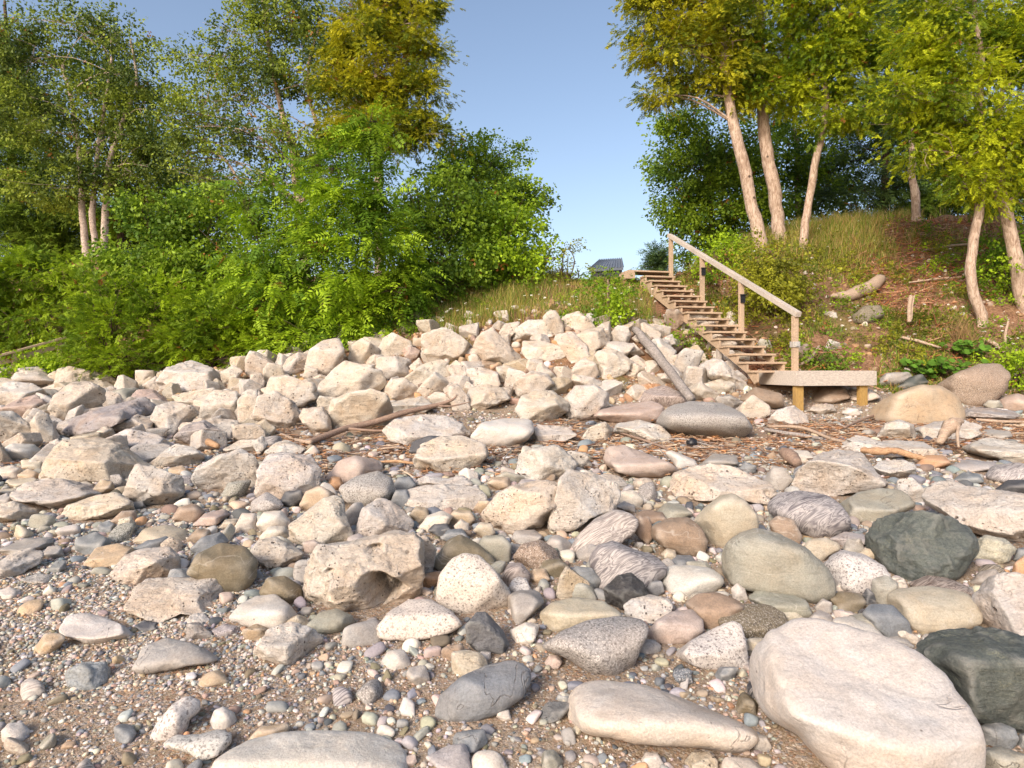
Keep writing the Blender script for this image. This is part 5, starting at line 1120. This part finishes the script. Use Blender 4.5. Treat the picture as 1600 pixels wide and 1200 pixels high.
for i, (x, y, w_) in enumerate(((40, 575, 50), (90, 580, 40), (-20, 580, 50))):
    plant('weed_clump', ('bright low weeds in front of the timber rail', 'broad-leaved weeds between the rail and the feathery shrub', 'low weeds at the far left edge below the rail')[i], 'weeds', (x, y, 14.0), [(x, y - 8, w_ * .7, 12), (x + 20, y, 30, 8)], 'broad', 'bright', 14, .9, .7, group='low weeds at the left', seed=40 + i, bark='dbark')
plant('spruce_tree', 'small young spruce standing alone against the sky beyond the stairs', 'tree', (1028, 440, 34), [(1028, 432, 17, 7), (1028, 424, 13, 6), (1028, 414, 9, 6), (1028, 404, 5, 6), (1028, 396, 2, 5)], 'spruce', 'blue', 34, 1.6, 1.2, [[(1028, 450, 2), (1028, 392, .6)]], 'dbark', None, 44)
# big-leaved plant
def bigleaf(px, py, D, wpx, n, lab, seed):
    r = np.random.default_rng(seed); B = P(px, py, D); B[2] = float(ground(B[0], B[1])[0]); V, F, C = [], [], []
    for i in range(n):
        c = np.array([r.normal(0, wpx / 2.3 / FPX * D), r.normal(0, .18), r.uniform(.06, .34)]); nn = np.array([r.normal(0, .35), -.45 + r.normal(0, .3), 1.0]); nn /= np.linalg.norm(nn)
        u = np.cross(nn, [0, 1, 0]); u /= np.linalg.norm(u); v = np.cross(nn, u); s = r.uniform(.055, .10); b0 = len(V); V.append(c - nn * .012)
        for k_ in range(10):
            a_ = k_ / 10 * 6.283; q = s * (1 - .25 * (abs(a_ - 3.14) < .4)); V.append(c + u * math.cos(a_) * q + v * math.sin(a_) * q * .9 + nn * .012 * math.cos(3 * a_))
        F += [(b0, b0 + 1 + k_, b0 + 1 + (k_ + 1) % 10) for k_ in range(10)]; C += [np.array((.13, .27, .03)) * r.uniform(.6, 1.25)] * 11
    t = thing('burdock_plant', tuple(B), lab, 'plant', 'broad-leaved plants at the foot of the bank'); mesh_np('leaves', np.array(V), np.array(F), 3, M['leaf'], np.array(C), True, t)
    b = MB()
    for i in range(0, n, 2): b.tube([(0, 0, 0), V[i * 11] * np.array([.6, .6, .7]), V[i * 11]], [.006, .005, .004], 4)
    b.build('stems', M['leaf'] if False else M['dbark'], t)
bigleaf(1470, 590, 12.0, 46, 90, 'low plant with big round bright leaves left of the cracked brown boulder', 3)
bigleaf(1510, 570, 12.6, 36, 60, 'big-leaved bright plant just behind the cracked brown boulder', 4)
bigleaf(1435, 592, 12.0, 22, 36, 'small big-leaved plant above the dark green stone', 5)
# mullein stalk
t = thing('mullein_stalk', tuple(P(951, 512, 13.0)), 'single tall yellow-green flower stalk at the top of the heap', 'plant'); B = np.array(t.location); b = MB(); b.tube([P(951, 516, 13) - B, P(951, 470, 13) - B, P(950, 437, 13) - B], [.028, .028, .018], 7, .3); b.build('stem', M['brownwood'], t)
foliage('leaves', [(P(951, 500, 13), (.14, .12, .18)), (P(951, 478, 13), (.07, .06, .14)), (P(951, 458, 13), (.03, .03, .14))], 'broad', 'bright', .75, .8, np.random.default_rng(2), t, off=B)
# ------------------------------------------------------------------ grass and flowers
def blades(name, X, Y, H, Wd, C, r, lean, label):
    n = len(X); Z = ground(X, Y) - .01; a_ = r.uniform(0, 6.283, n); s = np.stack([np.cos(a_), np.sin(a_), 0 * a_], 1); l = r.normal(0, lean, (n, 3)); l[:, 2] = 0
    B = np.stack([X, Y, Z], 1); m = B + l * H[:, None] * .35 + np.array([0, 0, 1]) * (H * .55)[:, None]; t = B + l * H[:, None] + np.array([0, 0, 1]) * (H * (1 - .3 * np.abs(l).sum(1)))[:, None]
    w_ = (Wd / 2)[:, None]; V = np.stack([B - s * w_, B + s * w_, m + s * w_ * .8, m - s * w_ * .8, t + s * w_ * .12, t - s * w_ * .12], 1)
    F = np.array([(0, 1, 2, 3), (3, 2, 4, 5)]); FF = (F[None] + (np.arange(n) * 6)[:, None, None]).reshape(-1, 4)
    tag(mesh_np(name, V.reshape(-1, 3), FF, 4, M['leaf'], np.repeat(C, 6, 0), False), label, 'grass', None, 'stuff')
GC = np.array([(.20, .28, .04), (.32, .34, .05), (.50, .36, .13), (.58, .44, .20), (.15, .24, .03), (.42, .24, .09)])
def gcol(n, r, p): return GC[r.choice(6, n, p=p)] * r.uniform(.7, 1.25, (n, 1))
r5 = np.random.default_rng(8)
def gfield(n, box, cond):
    X = r5.uniform(box[0], box[1], n); Y = r5.uniform(box[2], box[3], n); Z = ground(X, Y); px = 800 + X / Y * FPX; py = HY - (Z - CZ) / Y * FPX
    nz = fbm(np.stack([X, Y, 0 * X], 1) * 1.1, 88, 3); k = cond(px, py, nz, Y); return X[k], Y[k], px[k], py[k]
X, Y, px, py = gfield(90000, (-4.5, 3.8, 12.6, 19), lambda a, b, n, y: (r5.random(len(a)) < .75 + .8 * n) & (y > 13.2 + .3 * np.sin(a / 30)) & (a < 1020))
n = len(X); blades('crest_grass', X, Y, r5.uniform(.10, .42, n) * r5.uniform(.6, 1.2, n) * np.where((Y > 15.3) & (px > 890), .4, 1), r5.uniform(.006, .014, n), gcol(n, r5, (.26, .24, .18, .10, .12, .10)), r5, .28, 'mixed green and dry tan grass on the slope above the boulder heap')
X, Y, px, py = gfield(90000, (4, 13, 13.5, 20), lambda a, b, n, y: (r5.random(len(a)) < np.clip((440 - b) / 80, 0, 1) * (.45 + 1.7 * n) * np.where(a > 1430, .06, 1)) & (b < 440 + 25 * np.sin(a / 23)))
n = len(X); blades('bank_grass', X, Y, r5.uniform(.15, .55, n), r5.uniform(.007, .015, n), gcol(n, r5, (.26, .22, .20, .12, .12, .08)), r5, .3, 'long green grass along the top of the right bank')
X, Y, px, py = gfield(60000, (3.6, 13, 11.6, 17), lambda a, b, n, y: (r5.random(len(a)) < np.clip(-.02 + 1.7 * n, 0, 1)) & (a > 1040) & (b > 380))
n = len(X); blades('bank_ground_cover', X, Y, r5.uniform(.05, .20, n), r5.uniform(.012, .03, n), gcol(n, r5, (.34, .22, .08, .04, .26, .06)), r5, .6, 'patchy low green weeds on the brown bank')
for cx_, cy_, sp_, hh, lab, D in ((1508, 560, .16, .8, 'fan of dry tan stalks at the foot of the curved cedar trunk', 12.9), (1300, 560, .12, .35, 'tuft of dry grass behind the platform', 12.3)):
    n = 260; B = P(cx_, cy_, D); a_ = np.abs(r5.normal(0, sp_, n)); b_ = r5.uniform(0, 6.283, n); X = B[0] + a_ * np.cos(b_); Y = B[1] + a_ * np.sin(b_)
    blades('dry_grass_tuft', X, Y, r5.uniform(.3, 1, n) * hh, np.full(n, .012), np.array([(.42, .28, .13)]) * r5.uniform(.6, 1.2, (n, 1)), r5, .45, lab)
    o = COL.objects[-1]; del o['kind']; o['category'] = 'grass tuft'
    o['kind'] = 'thing'
def weeds(name, n, box, cond, rr, label, seed, cols, dens, sc):
    r = np.random.default_rng(seed); X, Y, px, py = gfield(n, box, cond); Z = ground(X, Y)
    BL = [(np.array([x, y, z + .04]), (q_, q_, q_ * .5)) for x, y, z, q_ in zip(X, Y, Z, r.uniform(*rr, len(X)))]
    tag(foliage(name, BL, 'broad', cols, sc, dens, r, None, clump=.45, droop=-.1), label, 'weeds', None, 'stuff')
weeds('bank_weeds', 300, (3.6, 13, 11.6, 17.5), lambda a, b, n, y: (r5.random(len(a)) < .45 + 1.2 * n) & (a > 1080) & (b > 370) & (b < 590), (.08, .24), 'low leafy weeds dotted over the brown bank', 5, 'olive', .55, .62)
weeds('bank_creepers', 260, (3.6, 13, 11.6, 17.5), lambda a, b, n, y: (r5.random(len(a)) < .25 - 1.2 * n) & (a > 1240) & (b > 340) & (b < 600), (.08, .26), 'brighter green creeping plants on the open bank', 6, 'bright', .5, .6)
weeds('crest_weeds', 150, (-4.5, 3.9, 12.9, 17), lambda a, b, n, y: (r5.random(len(a)) < .45 + n) & (a < 1040) & (y < 15.5), (.07, .20), 'low leafy weeds in the grass above the boulder heap', 7, 'bright', .5, .6)
# wild carrot: stem and flower head
def carrot(r):
    V, F = [], []
    for j in range(26):
        a_, q = r.uniform(0, 6.283), .045 * math.sqrt(r.random()); c = np.array([q * math.cos(a_), q * math.sin(a_), .012 - q * q * 6]); s = .009; nn = r.normal(0, .3, 3)
        b0 = len(V); V += [c + (s, 0, nn[0] * s), c + (0, s, nn[1] * s), c - (s, 0, 0), c - (0, s, nn[2] * s)]; F.append((b0, b0 + 1, b0 + 2, b0 + 3))
    return V, F
cm = []
for i in range(3):
    V, F = carrot(np.random.default_rng(i)); me = bpy.data.meshes.new('flower_head'); me.from_pydata([tuple(v) for v in V], [], F); me.materials.append(M['flower']); cm.append(me)
b = MB(); b.tube([(0, 0, 0), (.015, .01, -.15), (0, 0, -.42)], [.0035, .004, .005], 4); sm = b.build('stem', M['leaf']); sme = sm.data; bpy.data.objects.remove(sm)
at = sme.attributes.new('Col', 'FLOAT_COLOR', 'POINT'); at.data.foreach_set('color', np.tile(np.array([.14, .17, .04, 1], np.float32), len(sme.vertices)))
spots = [('crest', 680, 960, 445, 500, 46), ('stairs', 960, 1045, 455, 520, 30), ('rail', 1060, 1180, 385, 470, 26), ('edge', 1530, 1620, 490, 600, 34), ('bank', 1250, 1520, 345, 560, 34), ('left', 660, 720, 470, 520, 12)]
FG = {'crest': 'white wild carrot flower among the grass above the boulder heap', 'stairs': 'white wild carrot flower just left of the stairs', 'rail': 'white wild carrot flower behind the stair handrail', 'edge': 'white wild carrot flower near the right edge of the bank', 'bank': 'white wild carrot flower scattered on the open bank', 'left': 'white wild carrot flower beside the olive shrub'}
r6 = np.random.default_rng(12)
for nm, x0, x1, y0, y1, n in spots:
    for i in range(n):
        px, py = r6.uniform(x0, x1), r6.uniform(y0, y1); D = hit(px, py + 12)
        if D > 18: continue
        h_ = r6.uniform(.12, .38); p = P(px, py, D); g = float(ground(p[0], p[1])[0])
        t = thing('wild_carrot', (p[0], p[1], g), FG[nm], 'wildflower', 'wild carrot flowers, ' + nm)
        hd = bpy.data.objects.new('flower_head', cm[i % 3]); COL.objects.link(hd); hd.parent = t; s = r6.uniform(.45, .85); hd.location = (0, 0, h_); hd.rotation_euler = (.5 + r6.normal(0, .2), r6.normal(0, .2), 0); hd.scale = (s, s, s)
        so = bpy.data.objects.new('stem', sme); COL.objects.link(so); so.parent = t; so.location = (0, 0, h_); so.scale = (1, 1, h_ / .42)
